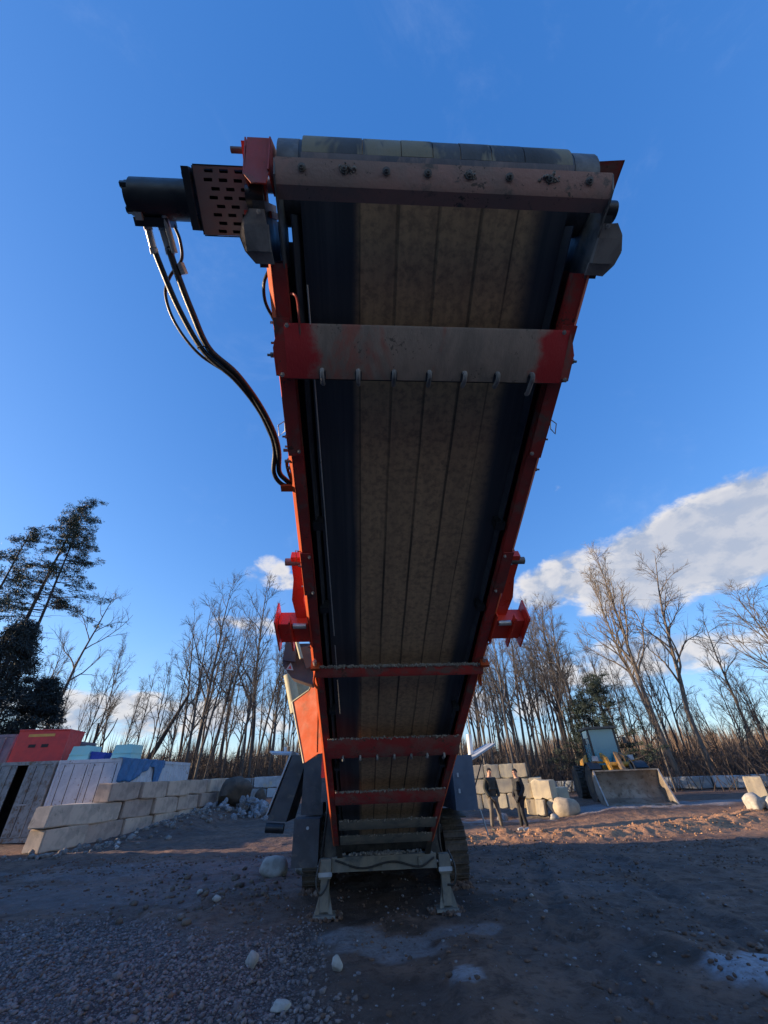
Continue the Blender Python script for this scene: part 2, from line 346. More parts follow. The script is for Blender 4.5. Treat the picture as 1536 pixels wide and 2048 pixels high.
# belt: worn rubber, dried mud caked down the carrying middle
def belt_mat():
    m = bpy.data.materials.new('conveyor_rubber'); m.use_nodes = True
    n, l = m.node_tree.nodes, m.node_tree.links; gg = G(m.node_tree); b = n['Principled BSDF']
    t = n.new('ShaderNodeTexCoord'); mp = n.new('ShaderNodeMapping'); mp.inputs['Scale'].default_value = (3, 0.35, 0.35)
    l.new(t.outputs['Object'], mp.inputs[0]); s = n.new('ShaderNodeSeparateXYZ'); l.new(t.outputs['Object'], s.inputs[0])
    x = s.outputs[0]                                     # machine-local x, belt centre near 0.02
    wob = gg.m('MULTIPLY', gg.m('SUBTRACT', gg.noise(mp.outputs[0], 2.0, 4), 0.5), 0.10)
    xx = gg.m('ADD', x, wob)
    mud = gg.m('MULTIPLY', gg.mr(xx, -0.385, -0.33), gg.mr(xx, 0.52, 0.40))
    mp2 = n.new('ShaderNodeMapping'); mp2.inputs['Scale'].default_value = (22, 0.6, 0.6); l.new(t.outputs['Object'], mp2.inputs[0])
    streak = gg.mr(gg.noise(mp2.outputs[0], 1.0, 5, 0.6), 0.35, 0.7)
    speck = gg.mr(gg.noise(t.outputs['Object'], 26, 6, 0.7), 0.4, 0.7)
    mudc = gg.mix(speck, gg.mix(streak, (0.62, 0.41, 0.245), (0.48, 0.32, 0.20)), (0.31, 0.21, 0.14))
    lines = None
    for gx_, wd in ((-.17, .007), (.015, .007), (.205, .007), (-.342, .004), (.37, .004)):
        q = gg.mr(gg.m('ABSOLUTE', gg.m('SUBTRACT', gg.m('ADD', x, gg.m('MULTIPLY', wob, .12)), gx_)), wd * .6, wd * 1.6, 1, 0)
        lines = q if lines is None else gg.m('MAXIMUM', lines, q)
    mudc = gg.mix(gg.m('MULTIPLY', lines, gg.mr(streak, 0, 1, .35, .8)), mudc, (0.03, 0.028, 0.026))
    col = gg.mix(mud, gg.mix(streak, (0.046, 0.054, 0.072), (0.080, 0.088, 0.108)), mudc)
    l.new(col, b.inputs['Base Color'])
    l.new(gg.mr(mud, 0, 1, 0.50, 0.72, False), b.inputs['Roughness'])
    bp = n.new('ShaderNodeBump'); bp.inputs['Strength'].default_value = 0.25; bp.inputs['Distance'].default_value = 0.006
    l.new(gg.noise(t.outputs['Object'], 60, 5, 0.7), bp.inputs['Height']); l.new(bp.outputs[0], b.inputs['Normal'])
    return m
BELT = belt_mat()
LAG = mat('dusty_drum_belt', (0.10, 0.105, 0.11), (0.055, 0.06, 0.065), 0.7, scale=2.0, c3=(0.26, 0.23, 0.155), s3=2.2, t3=(0.47, 0.53), bump=0.3, bscale=60, stretch=(1.6, .5, .5))
SKIRT = mat('rubber_skirt', (0.05, 0.058, 0.078), (0.07, 0.078, 0.098), 0.55, scale=5, bump=0.05)

# ------------------------------------------------------------------ ground
BERM = [(1.2, 14.6), (3.0, 14.9), (5.5, 14.6), (8.0, 15.2), (11.0, 16.3), (15.5, 18.2), (22, 20.5)]
def bermdist(x, y):
    d = np.full(np.shape(x), 99.0)
    for (ax, ay), (bx_, by) in zip(BERM, BERM[1:]):
        vx, vy = bx_ - ax, by - ay
        t = np.clip(((x - ax) * vx + (y - ay) * vy) / (vx * vx + vy * vy), 0, 1)
        d = np.minimum(d, np.hypot(x - ax - t * vx, y - ay - t * vy))
    return d
def height(x, y):
    x = np.asarray(x, float); y = np.asarray(y, float)
    h = 0.045 * fbm(x, y, 0.45, 3, 3) + 0.045 * fbm(x, y, 1.7, 3, 5)
    near = smooth(40, 18, np.hypot(x, y))
    h = h + near * 0.032 * fbm(x, y, 6.0, 3, 9)
    h = h + 0.36 * smooth(15.0, 19.5, y) * smooth(4.5, 9, x)
    h = h + 0.35 * smooth(19, 30, y) * smooth(12, 2, x) + 0.5 * smooth(24, 36, y) * smooth(8, -4, x)
    h = h + 0.45 * np.exp(-((x + 9.0) / 1.1) ** 2) * smooth(16.5, 20.5, y) * smooth(30, 26, y)
    d = bermdist(x, y)
    lump = 1 + 0.7 * fbm(x, y, 2.2, 2, 21) + 0.5 * fbm(x, y, 8.0, 3, 22)
    h = h + (0.18 * lump) * np.exp(-(d / 0.62) ** 2) * smooth(26, 20, x)
    # loose dirt left of the machine and the shallow scrape round the feet
    h = h + 0.10 * np.exp(-(((x + 2.9) / 1.1) ** 2 + ((y - 9.0) / 1.3) ** 2)) * (1 + fbm(x, y, 3, 3, 8) * 1.6)
    h = h - 0.06 * np.exp(-(((x - 0.0) / 1.3) ** 2 + ((y - 6.9) / .9) ** 2))
    h = h + 0.07 * np.exp(-((np.hypot(x - 1.4, (y - 5.3)) - 1.75) / 0.28) ** 2) * smooth(1.3, 2.4, x) * (1 + fbm(x, y, 3, 3, 12))
    # wheel ruts with lug prints, and the edge of a scrape near the camera
    yy = np.clip(y - 4, 0, 30)
    def rut(px_, wdt, dep, ph):
        d_ = x - px_; lug = 0.6 + 0.4 * np.sign(np.sin((y + d_ * .6) * 22 + ph))
        return -dep * np.exp(-(d_ / wdt) ** 4) * lug + dep * .55 * (np.exp(-((np.abs(d_) - wdt * 1.45) / (wdt * .35)) ** 2))
    fr_ = smooth(4, 5, y) * smooth(13.5, 12, y)
    for o_ in (0.0, 1.75): h = h + fr_ * rut(1.9 + o_ + .035 * yy ** 1.7, .19, .04, o_)
    h = h + fr_ * rut(-3.4 - .10 * yy ** 1.25, .18, .03, 1.0) * smooth(7.2, 8.2, y)
    h = h + .05 * smooth(.40, .52, x + .05 * fbm(y, y, 2, 2, 6)) * smooth(1.5, .7, x) * smooth(4.2, 5, y) * smooth(7.6, 6.6, y)
    # fade roughness far away, wooded rise behind
    far = smooth(60, 170, np.hypot(x, y))
    hill = smooth(75, 190, y) * (6.0 + 4.0 * fbm(x, y, 0.009, 3, 31)) * smooth(-220, 40, x)
    return h * (1 - far) + far * 0.6 + hill
# unseen mound left of the frame, added to keep the evening sun off the forecourt
def grid_axis(lo, hi, step, out_lo, out_hi, k=1.11):
    a = list(np.arange(lo, hi + 1e-6, step)); s = step
    while a[-1] < out_hi: s *= k; a.append(a[-1] + s)
    s = step
    while a[0] > out_lo: s *= k; a.insert(0, a[0] - s)
    return np.array(a)
gx = grid_axis(-10, 10.5, 0.075, -900, 900); gy = grid_axis(3.2, 19, 0.075, -500, 1300)
GX, GY = np.meshgrid(gx, gy); GZ = height(GX, GY)
nx, ny = len(gx), len(gy)
verts = np.stack([GX.ravel(), GY.ravel(), GZ.ravel()], 1)
ii = (np.arange(ny - 1)[:, None] * nx + np.arange(nx - 1)[None, :]).ravel()
quads = np.stack([ii, ii + 1, ii + nx + 1, ii + nx], 1)
def mesh_np(name, v, f):
    me = bpy.data.meshes.new(name); k = f.shape[1]
    me.vertices.add(len(v)); me.vertices.foreach_set('co', np.asarray(v, np.float32).ravel())
    me.loops.add(f.size); me.loops.foreach_set('vertex_index', f.ravel().astype(np.int32))
    me.polygons.add(len(f)); me.polygons.foreach_set('loop_start', np.arange(0, f.size, k, dtype=np.int32))
    me.update(calc_edges=True); return me
gme = mesh_np('ground', verts, quads)
def gravelmask(x, y):
    edge = fbm(x, y, 0.8, 3, 44) * 1.4
    return smooth(7.1, 6.2, y + edge * .7 + 0.22 * x) * smooth(-0.2, -1.6, x + edge * 0.8)
gm = gravelmask(GX, GY)
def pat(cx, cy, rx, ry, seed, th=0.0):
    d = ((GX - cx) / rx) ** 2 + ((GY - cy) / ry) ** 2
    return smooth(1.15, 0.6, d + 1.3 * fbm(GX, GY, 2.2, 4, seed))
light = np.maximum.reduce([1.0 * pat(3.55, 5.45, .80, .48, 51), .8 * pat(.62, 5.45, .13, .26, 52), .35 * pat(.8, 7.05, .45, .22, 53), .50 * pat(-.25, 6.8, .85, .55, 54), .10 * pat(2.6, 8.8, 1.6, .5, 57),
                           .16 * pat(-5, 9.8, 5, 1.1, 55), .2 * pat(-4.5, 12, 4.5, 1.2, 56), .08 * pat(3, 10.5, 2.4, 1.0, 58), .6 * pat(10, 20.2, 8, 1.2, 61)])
bermm = np.maximum(smooth(1.1, 0.45, bermdist(GX, GY)), .75 * smooth(13.5, 15.5, GY) * smooth(19, 17, GY) * smooth(1, 3, GX) * smooth(26, 18, GX))
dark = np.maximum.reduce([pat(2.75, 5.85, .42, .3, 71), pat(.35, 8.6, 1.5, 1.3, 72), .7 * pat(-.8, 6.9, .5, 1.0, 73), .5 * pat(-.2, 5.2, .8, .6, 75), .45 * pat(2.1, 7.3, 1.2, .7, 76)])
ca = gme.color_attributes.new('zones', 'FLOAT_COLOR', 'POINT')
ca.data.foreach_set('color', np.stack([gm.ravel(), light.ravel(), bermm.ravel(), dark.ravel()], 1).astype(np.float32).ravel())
def ground_mat():
    m = bpy.data.materials.new('yard_mud'); m.use_nodes = True
    n, l = m.node_tree.nodes, m.node_tree.links; gg = G(m.node_tree); b = n['Principled BSDF']
    pos = n.new('ShaderNodeNewGeometry').outputs['Position']
    at = n.new('ShaderNodeAttribute'); at.attribute_name = 'zones'
    sp = n.new('ShaderNodeSeparateColor'); l.new(at.outputs['Color'], sp.inputs[0])
    gr, li, be = sp.outputs; da = at.outputs['Alpha']
    base = gg.mix(gg.mr(gg.noise(pos, 0.7, 6, 0.6, 0.5), 0.38, 0.62), (0.205, 0.118, 0.080), (0.115, 0.076, 0.060))
    base = gg.mix(gg.mr(gg.noise(pos, 2.8, 6, 0.65, 0.4), 0.5, 0.68), base, (0.078, 0.042, 0.027))
    base = gg.mix(gg.mr(gg.noise(pos, 1.6, 7, 0.7, 0.7), 0.56, 0.72), base, (0.245, 0.165, 0.135))
    base = gg.mix(gg.m('MULTIPLY', gg.mr(gg.noise(pos, 7, 7, 0.75, 0.3), 0.48, 0.62), 0.75), base, (0.075, 0.042, 0.029))
    wet = gg.mr(gg.noise(pos, 0.9, 5, 0.65, 0.6), 0.52, 0.66)
    base = gg.mix(gg.m('MULTIPLY', wet, 0.6), base, (0.060, 0.034, 0.024))
    fine = gg.noise(pos, 45, 5, 0.75)
    base = gg.mix(gg.m('MULTIPLY', gg.mr(fine, 0.5, 0.75), 0.5), base, (0.17, 0.13, 0.11))
    vo = n.new('ShaderNodeTexVoronoi'); vo.inputs['Scale'].default_value = 34; l.new(pos, vo.inputs['Vector'])
    vs = n.new('ShaderNodeSeparateColor'); l.new(vo.outputs['Color'], vs.inputs[0])
    pebble = gg.mix(gg.m('POWER', vs.outputs[0], 3.0), (0.12, 0.095, 0.09), (0.34, 0.29, 0.275))
    pebble = gg.mix(gg.mr(vo.outputs['Distance'], 0.35, 0.6), pebble, (0.045, 0.042, 0.045))
    col = gg.mix(gg.m('MULTIPLY', gr, 0.8), base, pebble)
    col = gg.mix(gg.m('MULTIPLY', be, 0.85), col, gg.mix(gg.mr(gg.noise(pos, 5, 5, 0.7), 0.4, 0.65), (0.52, 0.275, 0.14), (0.30, 0.16, 0.09)))
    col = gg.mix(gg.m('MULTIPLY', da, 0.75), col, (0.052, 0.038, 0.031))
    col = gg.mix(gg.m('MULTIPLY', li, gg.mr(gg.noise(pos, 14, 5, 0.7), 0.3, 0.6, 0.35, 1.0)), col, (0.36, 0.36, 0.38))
    l.new(col, b.inputs['Base Color'])
    l.new(gg.m('SUBTRACT', gg.mr(gg.noise(pos, 3.1, 5, 0.6), 0.35, 0.65, 0.72, 0.98, False), gg.m('MULTIPLY', wet, 0.25)), b.inputs['Roughness'])
    b.inputs['Specular IOR Level'].default_value = 0.35
    h = gg.m('ADD', gg.m('ADD', gg.m('MULTIPLY', gg.noise(pos, 22, 7, 0.75), 1.0), gg.m('MULTIPLY', gg.noise(pos, 6, 4, 0.6), 1.8)), gg.m('MULTIPLY', gg.m('MULTIPLY', gg.m('SUBTRACT', 0.6, vo.outputs['Distance']), gr), 1.0))
    bp = n.new('ShaderNodeBump'); bp.inputs['Strength'].default_value = 0.8; bp.inputs['Distance'].default_value = 0.03
    l.new(h, bp.inputs['Height']); l.new(bp.outputs[0], b.inputs['Normal'])
    return m
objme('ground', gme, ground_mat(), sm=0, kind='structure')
for o in COL.objects:
    if o.name == 'ground': o.data.polygons.foreach_set('use_smooth', [True] * len(o.data.polygons))

def H(x, y): return float(height(x, y))

# added mound out of the frame to the left, its ridge shaped to shade the yard
sx = np.linspace(-34, -13, 70); sy = np.linspace(-22, 17, 100); SX, SY = np.meshgrid(sx, sy)
ridge = 5.25 + 1.35 * smooth(7.5, 10.5, SY) + 0.4 * fbm(SX * 0 + 3, SY, 0.25, 2, 91)
prof = np.clip(1 - np.abs(SX + 21.5) / 7.2, 0, 1) * smooth(17.0, 13.0, SY - 0.12 * (SX + 20)) * smooth(-22, -15, SY)
SZ = prof * ridge + 0.35 * fbm(SX, SY, 0.7, 4, 92) * smooth(0, 0.15, prof) - 0.05
sm_ = mesh_np('shade_mound', np.stack([SX.ravel(), SY.ravel(), SZ.ravel()], 1),
              (lambda a: np.stack([a, a + 1, a + 71, a + 70], 1))((np.arange(99)[:, None] * 70 + np.arange(69)[None, :]).ravel()))
objme('shade_mound', sm_, mat('shade_mound_earth', (0.16, 0.11, 0.08), (0.10, 0.08, 0.065), 0.95, scale=1.5, bump=0.6, bscale=8, bdist=0.1), sm=0, kind='structure')

# ------------------------------------------------------------------ stones
ICO = bmesh.new(); bmesh.ops.create_icosphere(ICO, subdivisions=1, radius=1)
IV = np.array([v.co[:] for v in ICO.verts]); IF = np.array([[v.index for v in f.verts] for f in ICO.faces]); ICO.free()
def stones(name, P, S, material, seed, **kw):
    rng = np.random.default_rng(seed); k = len(P)
    v = IV[None] * (1 + 0.32 * (rng.random((k, 12, 1)) - 0.5) * 2) * (S[:, None, None]) * (0.7 + 0.6 * rng.random((k, 1, 3)))
    a = rng.random(k) * 6.28; c, s = np.cos(a), np.sin(a)
    x = v[..., 0] * c[:, None] - v[..., 1] * s[:, None]; y = v[..., 0] * s[:, None] + v[..., 1] * c[:, None]
    v = np.stack([x, y, v[..., 2] * 0.75], -1) + P[:, None, :]
    f = IF[None] + (np.arange(k) * 12)[:, None, None]
    return objme(name, mesh_np(name, v.reshape(-1, 3), f.reshape(-1, 3)), material, sm=0, kind='stuff', **kw)
rng = np.random.default_rng(5)
def scatter(n, x0, x1, y0, y1, mask=None, smin=.006, smax=.03, pw=3.0):
    x = rng.uniform(x0, x1, n); y = rng.uniform(y0, y1, n)
    if mask is not None:
        keep = rng.random(n) < mask(x, y); x, y = x[keep], y[keep]
    s = smin + (smax - smin) * rng.random(len(x)) ** pw
    return np.stack([x, y, height(x, y) + s * 0.25], 1), s
P1, S1 = scatter(52000, -9, 2, 3.6, 9.5, gravelmask, .005, .027)
Pb, Sb = scatter(500, -9, 2, 3.6, 9.5, gravelmask, .02, .05, 3)
P1, S1 = np.concatenate([P1, Pb]), np.concatenate([S1, Sb])
stones('gravel', P1, S1, GRAVEL, 1)
P2, S2 = scatter(5200, -9, 8, 3.6, 14, None, .004, .026, 4)
stones('loose_stones', P2, S2, mat('scattered_stone', (0.22, 0.21, 0.22), (0.12, 0.11, 0.11), 0.85, scale=9, c3=(0.45, 0.43, 0.42), s3=11, t3=(0.6, 0.66), bump=0.1), 2)
P6, S6 = scatter(26000, -9, 10, 3.6, 14, lambda x, y: smooth(-.12, .30, fbm(x, y, 1.1, 4, 63)) * .9 + .06, .005, .034, 4)
stones('mud_crumbs', P6, S6, mat('mud_crumb', (0.17, 0.098, 0.066), (0.09, 0.054, 0.038), 0.9, scale=5, c3=(.22, .18, .155), s3=4, t3=(.58, .66), bump=0.1), 6)
def bermp(x, y): return np.clip(smooth(1.4, 0.2, bermdist(x, y)), 0, 1)
P3, S3 = scatter(16000, 1, 22, 13.2, 21, bermp, .008, .040, 4)
stones('dirt_clods', P3, S3, mat('sandy_clod', (0.42, 0.23, 0.125), (0.24, 0.13, 0.075), 0.95, scale=4, bump=0.3), 3)
def wallfoot(x, y):
    return np.clip(np.exp(-((x - (-10.95 + (y - 14.7) * .12) - 1.0) / .9) ** 2), 0, 1)
P4, S4 = scatter(2600, -12, -6, 14, 27, wallfoot, .015, .13, 4)
stones('wall_foot_stones', P4, S4, mat('wall_foot_stone', (0.24, 0.22, 0.20), (0.12, 0.10, 0.09), 0.9, scale=3, c3=(.45, .43, .4), s3=3, t3=(.6, .65), bump=0.2), 4)
P5, S5 = scatter(420, -5, -2.0, 7.4, 11.6, lambda x, y: np.exp(-(((x + 3.1) / 1.1) ** 2 + ((y - 9.3) / 1.3) ** 2)), .02, .075, 3)
stones('dirt_lumps', P5, S5, mat('dirt_lump', (0.16, 0.12, 0.09), (0.09, 0.07, 0.055), 0.95, scale=4, bump=0.3), 5)

def rockmesh(bm, c, s, seed, sub=3, rough=0.22, M=None, flat=None):
    b2 = bmesh.new(); bmesh.ops.create_icosphere(b2, subdivisions=sub, radius=1)
    rr = random.Random(seed); pl = [(Vector((rr.gauss(0, 1), rr.gauss(0, 1), rr.gauss(0, 1))).normalized(), rr.uniform(.62, .93)) for _ in range(flat or 9)]
    from mathutils import noise as mn
    for v in b2.verts:
        p = v.co.copy()
        for n_, d in pl:
            k = p.dot(n_)
            if k > d: p -= n_ * (k - d) * .85
        p *= 1 + rough * .5 * mn.noise(p * 1.7 + Vector((seed * 3.1, 0, 0))) + rough * .25 * mn.noise(p * 5 + Vector((0, seed, 0)))
        p = Vector((p.x * s[0], p.y * s[1], p.z * s[2]))
        if M is not None: p = M @ p
        v.co = p + Vector(c)
    me = bpy.data.meshes.new('tmp'); b2.to_mesh(me); b2.free(); bm.from_mesh(me); bpy.data.meshes.remove(me)
    return bm
def rock(name, x, y, s, seed, material, label, cat='rock', dz=0.35, **kw):
    o = obj(name, rockmesh(B(), (0, 0, 0), s, seed), material, sm=50, label=label, cat=cat)
    o.location = (x, y, H(x, y) + s[2] * dz); tag(o, **kw); return o
rock('boulder', -2.46, 10.5, (.29, .22, .20), 3, STONE, 'smooth pale boulder on the dirt beside the left track of the screener', 'boulder', .7)
rock('boulder', -1.95, 10.9, (.17, .14, .13), 8, STONE, 'smaller pale stone half hidden between the big boulder and the left track', 'boulder', .7)
rock('stone', -1.55, 6.02, (.075, .065, .072), 11, STONE, 'upright pale stone on the mud at the edge of the gravel, left of its twin', 'stone', .6)
rock('stone', -.64, 5.82, (.062, .055, .066), 12, STONE, 'pale egg-shaped stone on the mud below the left support leg', 'stone', .6)
rock('stone', -1.02, 5.05, (.095, .07, .042), 13, STONE, 'flat pale stone lying nearest the bottom edge of the picture', 'stone', .6)
rock('stone', -2.84, 8.45, (.07, .05, .05), 14, STONE, 'small white stone alone on the brown dirt left of the machine', 'stone', .6)
rock('stone', 2.05, 8.35, (.035, .03, .025), 15, STONE, 'tiny white pebble on the dark mud right of the right leg', 'stone', .6)
rock('stone', -3.4, 9.2, (.05, .06, .04), 16, STONE, 'small pale stone among the brown dirt lumps', 'stone', .6)
# ------------------------------------------------------------------ the screener
MA = R(3.8); OX, OY = 0.33, 8.0                       # machine origin in its own ground frame
ML = Matrix.Translation((-OX, -OY, 0))                # measured frame -> mesh coordinates
machine = empty('mobile_screener', (OX * math.cos(MA) - OY * math.sin(MA), OX * math.sin(MA) + OY * math.cos(MA), 0), MA,
                label='huge orange and grey tracked screener with its dusty discharge conveyor rising overhead', cat='screening machine')
SL = R(22); cD, sD = math.cos(SL), math.sin(SL)
MC = ML @ Matrix(((1, 0, 0, 0), (0, cD, sD, 0.60), (0, -sD, cD, 3.62), (0, 0, 0, 1)))   # (x, s, u) of the conveyor -> mesh
def mp(name, bm, m, parent=None, **kw): return obj(name, bm, m, parent or machine, ML, **kw)
def cp(name, bm, m, parent=None, **kw): return obj(name, bm, m, parent or machine, MC, **kw)
XL, XR = -0.41, 1.05

def bolt(bm, c, axis, r=.012, h=.012):
    c = Vector(c); a = Vector(axis).normalized()
    cyl(bm, c, c + a * h, r, 6); cyl(bm, c + a * h, c + a * h * 2.0, r * .5, 8); return bm
# belt: return run with faint ribs, head wrap, carrying run
def belt():
    bm = B(); xs = [-.27, -.2, -.02, -.012, .16, .167, .345, .352, .535, .542, .78, .86, .93]
    us = [.104, .10, .10, .094, .100, .094, .100, .094, .100, .094, .100, .10, .104]
    path = []
    for s in np.linspace(7.6, 0.0, 40): path.append((s, None))
    rows = []
    for s in np.linspace(7.7, -0.015, 44):
        rows.append([Vector((x, s, u + .004 * math.sin(s * 9))) for x, u in zip(xs, us)])
    for a in np.linspace(-90, -270, 15)[1:]:
        rows.append([Vector((x, -0.015 + (.26 - u) * math.cos(R(a)), .26 + (.26 - u) * math.sin(R(a)))) for x, u in zip(xs, us)])
    for s in np.linspace(.3, 7.7, 20):
        rows.append([Vector((x, s, .42 + .10 * min(1, s) * abs((x - .33) / .6) ** 1.5)) for x in xs])
    vr = [[bm.verts.new(p) for p in r] for r in rows]
    for a, b in zip(vr, vr[1:]):
        for i in range(len(xs) - 1): bm.faces.new((a[i], a[i + 1], b[i + 1], b[i]))
    return bm
cp('conveyor_belt', belt(), BELT, sm=20)
# exposed wrap of the belt on the head drum carries dried patches: joined lagging segments
hd = B()
seg = [(-.255, .0), (.0, .165), (.165, .30), (.30, .42), (.42, .555), (.555, .70), (.70, .915)]
head = cp('head_drum', cyl(B(), (-.265, -.015, .26), (.925, -.015, .26), .155, 28), ZINC)
for xa, xb in ((-.36, -.27), (.93, 1.04)): cp('drum_end', cyl(B(), (xa, -.015, .26), (xb, -.015, .26), .158, 28), ZINC, head, bevel=.006)
cp('drum_shaft', cyl(B(), (-.60, -.015, .26), (1.16, -.015, .26), .035, 16), STEEL, head)
for a, b_ in seg:
    bm = B(); n = 16; ang = np.linspace(-126, -262, n); ro, ri = .1685 + random.uniform(0, .003), .160
    def ring(x): return [bm.verts.new((x, -.015 + r_ * math.cos(R(t)), .26 + r_ * math.sin(R(t)))) for r_, tt in ((ro, ang), (ri, ang[::-1])) for t in tt]
    r1, r2 = ring(a + .002), ring(b_ - .002); k = len(r1)
    for i in range(k): bm.faces.new((r1[i], r1[(i + 1) % k], r2[(i + 1) % k], r2[i]))
    bm.faces.new(r1); bm.faces.new(r2[::-1])
    cp('lagging_strip', bm, LAG, head, sm=30)
bm = B(); ang = np.linspace(-98, -125.5, 10); ro, ri = .170, .160
r1, r2 = ring(-.257), ring(.917); k = len(r1)
for i in range(k): bm.faces.new((r1[i], r1[(i + 1) % k], r2[(i + 1) % k], r2[i]))
bm.faces.new(r1); bm.faces.new(r2[::-1]); cp('dusty_band', bm, LAGG, head, sm=30)

# rails
def rail(side):
    sx = -1 if side == 'L' else 1; x = XL if side == 'L' else XR
    bm = B(); x2 = x - sx * .066
    bx(bm, min(x, x - sx * .007), max(x, x - sx * .007), .28, 7.6, 0, .30)
    bx(bm, min(x - sx * .008, x2), max(x - sx * .008, x2), .28, 7.6, .001, .008)
    bx(bm, min(x2, x2 + sx * .006), max(x2, x2 + sx * .006), .28, 7.6, .0085, .055)
    o = cp('conveyor_rail', bm, ORANGE)
    # outer lip, added at an angle that catches the low sun as a rim
    cp('sun_rim_chamfer', hexa(B(), [(x - sx * .002, .28, -.001), (x + sx * .022, .28, .024), (x + sx * .022, 7.6, .024), (x - sx * .002, 7.6, -.001), (x + sx * .002, .28, .006), (x + sx * .020, .28, .034), (x + sx * .020, 7.6, .034), (x + sx * .002, 7.6, .006)]), ORANGE_SIDE, o)
    fl = B(); bx(fl, min(x, x + sx * .05), max(x, x + sx * .05), .06, .30, .02, .30); cp('head_cheek', fl, GREY)
    # doubler plates lapping over the rail
    for (a, b_) in ((.50, 1.22), (1.95, 2.35)):
        d = B(); bx(d, min(x + sx * .002, x + sx * .012), max(x + sx * .002, x + sx * .012), a, b_, -.006, .22)
        bx(d, min(x + sx * .012, x - sx * .062), max(x + sx * .012, x - sx * .062), a, b_, -.0125, -.0065)
        cp('lap_plate', d, ORANGE, o, bevel=.002)
        for s in (a + .03, b_ - .03):
            cp('bolt', bolt(bolt(B(), (x + sx * .012, s, .05), (sx, 0, 0), .014, .014), (x - sx * .05, s, -.0125), (0, 0, -1), .011, .009), STEEL, o)
    for s in (.62, 1.12, 1.32, 2.1, 3.0): cp('bolt', bolt(B(), (x + sx * .012, s, .03), (sx, 0, 0), .012, .016), ZINC, o)
    # inner skirt between rail and belt
    i0, i1 = x - sx * .10, x - sx * .165
    k = B(); hexa(k, [(i0, .1, .05), (i0 - sx * .005, .1, .05), (i0 - sx * .005, 7.6, .05), (i0, 7.6, .05), (i1, .1, .32), (i1 - sx * .005, .1, .32), (i1 - sx * .005, 7.6, .32), (i1, 7.6, .32)])
    cp('rubber_skirt', k, SKIRT)
    # closing side sheet up to the carrying belt
    u = B(); bx(u, min(x, x - sx * .004), max(x, x - sx * .004), .12, 7.6, .3005, .52); cp('side_sheet', u, GREY)
    # idler hangers between rail and belt
    for s in (1.75, 2.55, 4.0, 5.2, 6.2):
        h = B(); bx(h, min(x - sx * .086, x - sx * .15), max(x - sx * .086, x - sx * .15), s - .03, s + .03, .02, .10); cp('idler_hanger', h, BLACKP)
    return o
railL, railR = rail('L'), rail('R')
# steel rod added to draw the bright line of light by the left belt edge
gl = B()
for a, b_ in ((.36, 2.78), (2.9, 3.22), (3.36, 3.9)):
    tube(gl, [(-.255 + .012 * s, s, -.006 - .01 * s) for s in np.linspace(a, b_, 8)], .0038, 6)
cp('light_line_rod', gl, STEEL)
# top deck that closes the conveyor from above
cp('deck_plate', bx(B(), XL + .01, XR - .01, .2, 7.6, .395, .402), GREY)

# head scraper beam
sb = B(); strip_x(sb, [(-.078, -.004), (-.016, -.034), (.010, -.036), (.056, -.004)], -.345, 1.035, .007)
scr = cp('scraper_beam', sb, HEADPL, bevel=.002)
endp = B(); slab(endp, [(-.352, -.075, .0), (-.352, -.02, -.04), (-.352, .02, -.04), (-.352, .30, .0), (-.352, .30, .16), (-.352, -.06, .22)], .007); cp('end_plate', endp, ZINC, scr)
endp = B(); slab(endp, [(1.035, -.075, .0), (1.035, -.02, -.04), (1.035, .02, -.04), (1.035, .30, .0), (1.035, .30, .16), (1.035, -.06, .22)], .007); cp('end_plate', endp, ZINC, scr)
nrmv = Vector((0, -.031, -.062)).normalized()
for k in range(8):
    x = -.24 + k * .168
    c = Vector((x, -.046, -.0205)) + nrmv * .002
    cp('bolt', bolt(cyl(B(), c, c + nrmv * .003, .016, 14), c + nrmv * .003, nrmv, .011, .008), ZINC, scr)
for x, s_ in ((.78, 1.0), (-.06, .7), (.44, .5)):       # dried clods round some bolts
    cb = B(); rr = random.Random(int(x * 100) + 9)
    for _ in range(34):
        q = Vector((x + rr.gauss(0, .022) * s_, -.046 + rr.gauss(0, .013) * s_, -.022)); bmesh.ops.create_icosphere(cb, subdivisions=1, radius=rr.uniform(.003, .008), matrix=Matrix.Translation(q))
    cp('dust_clod', cb, CRUST, scr, kind='stuff')

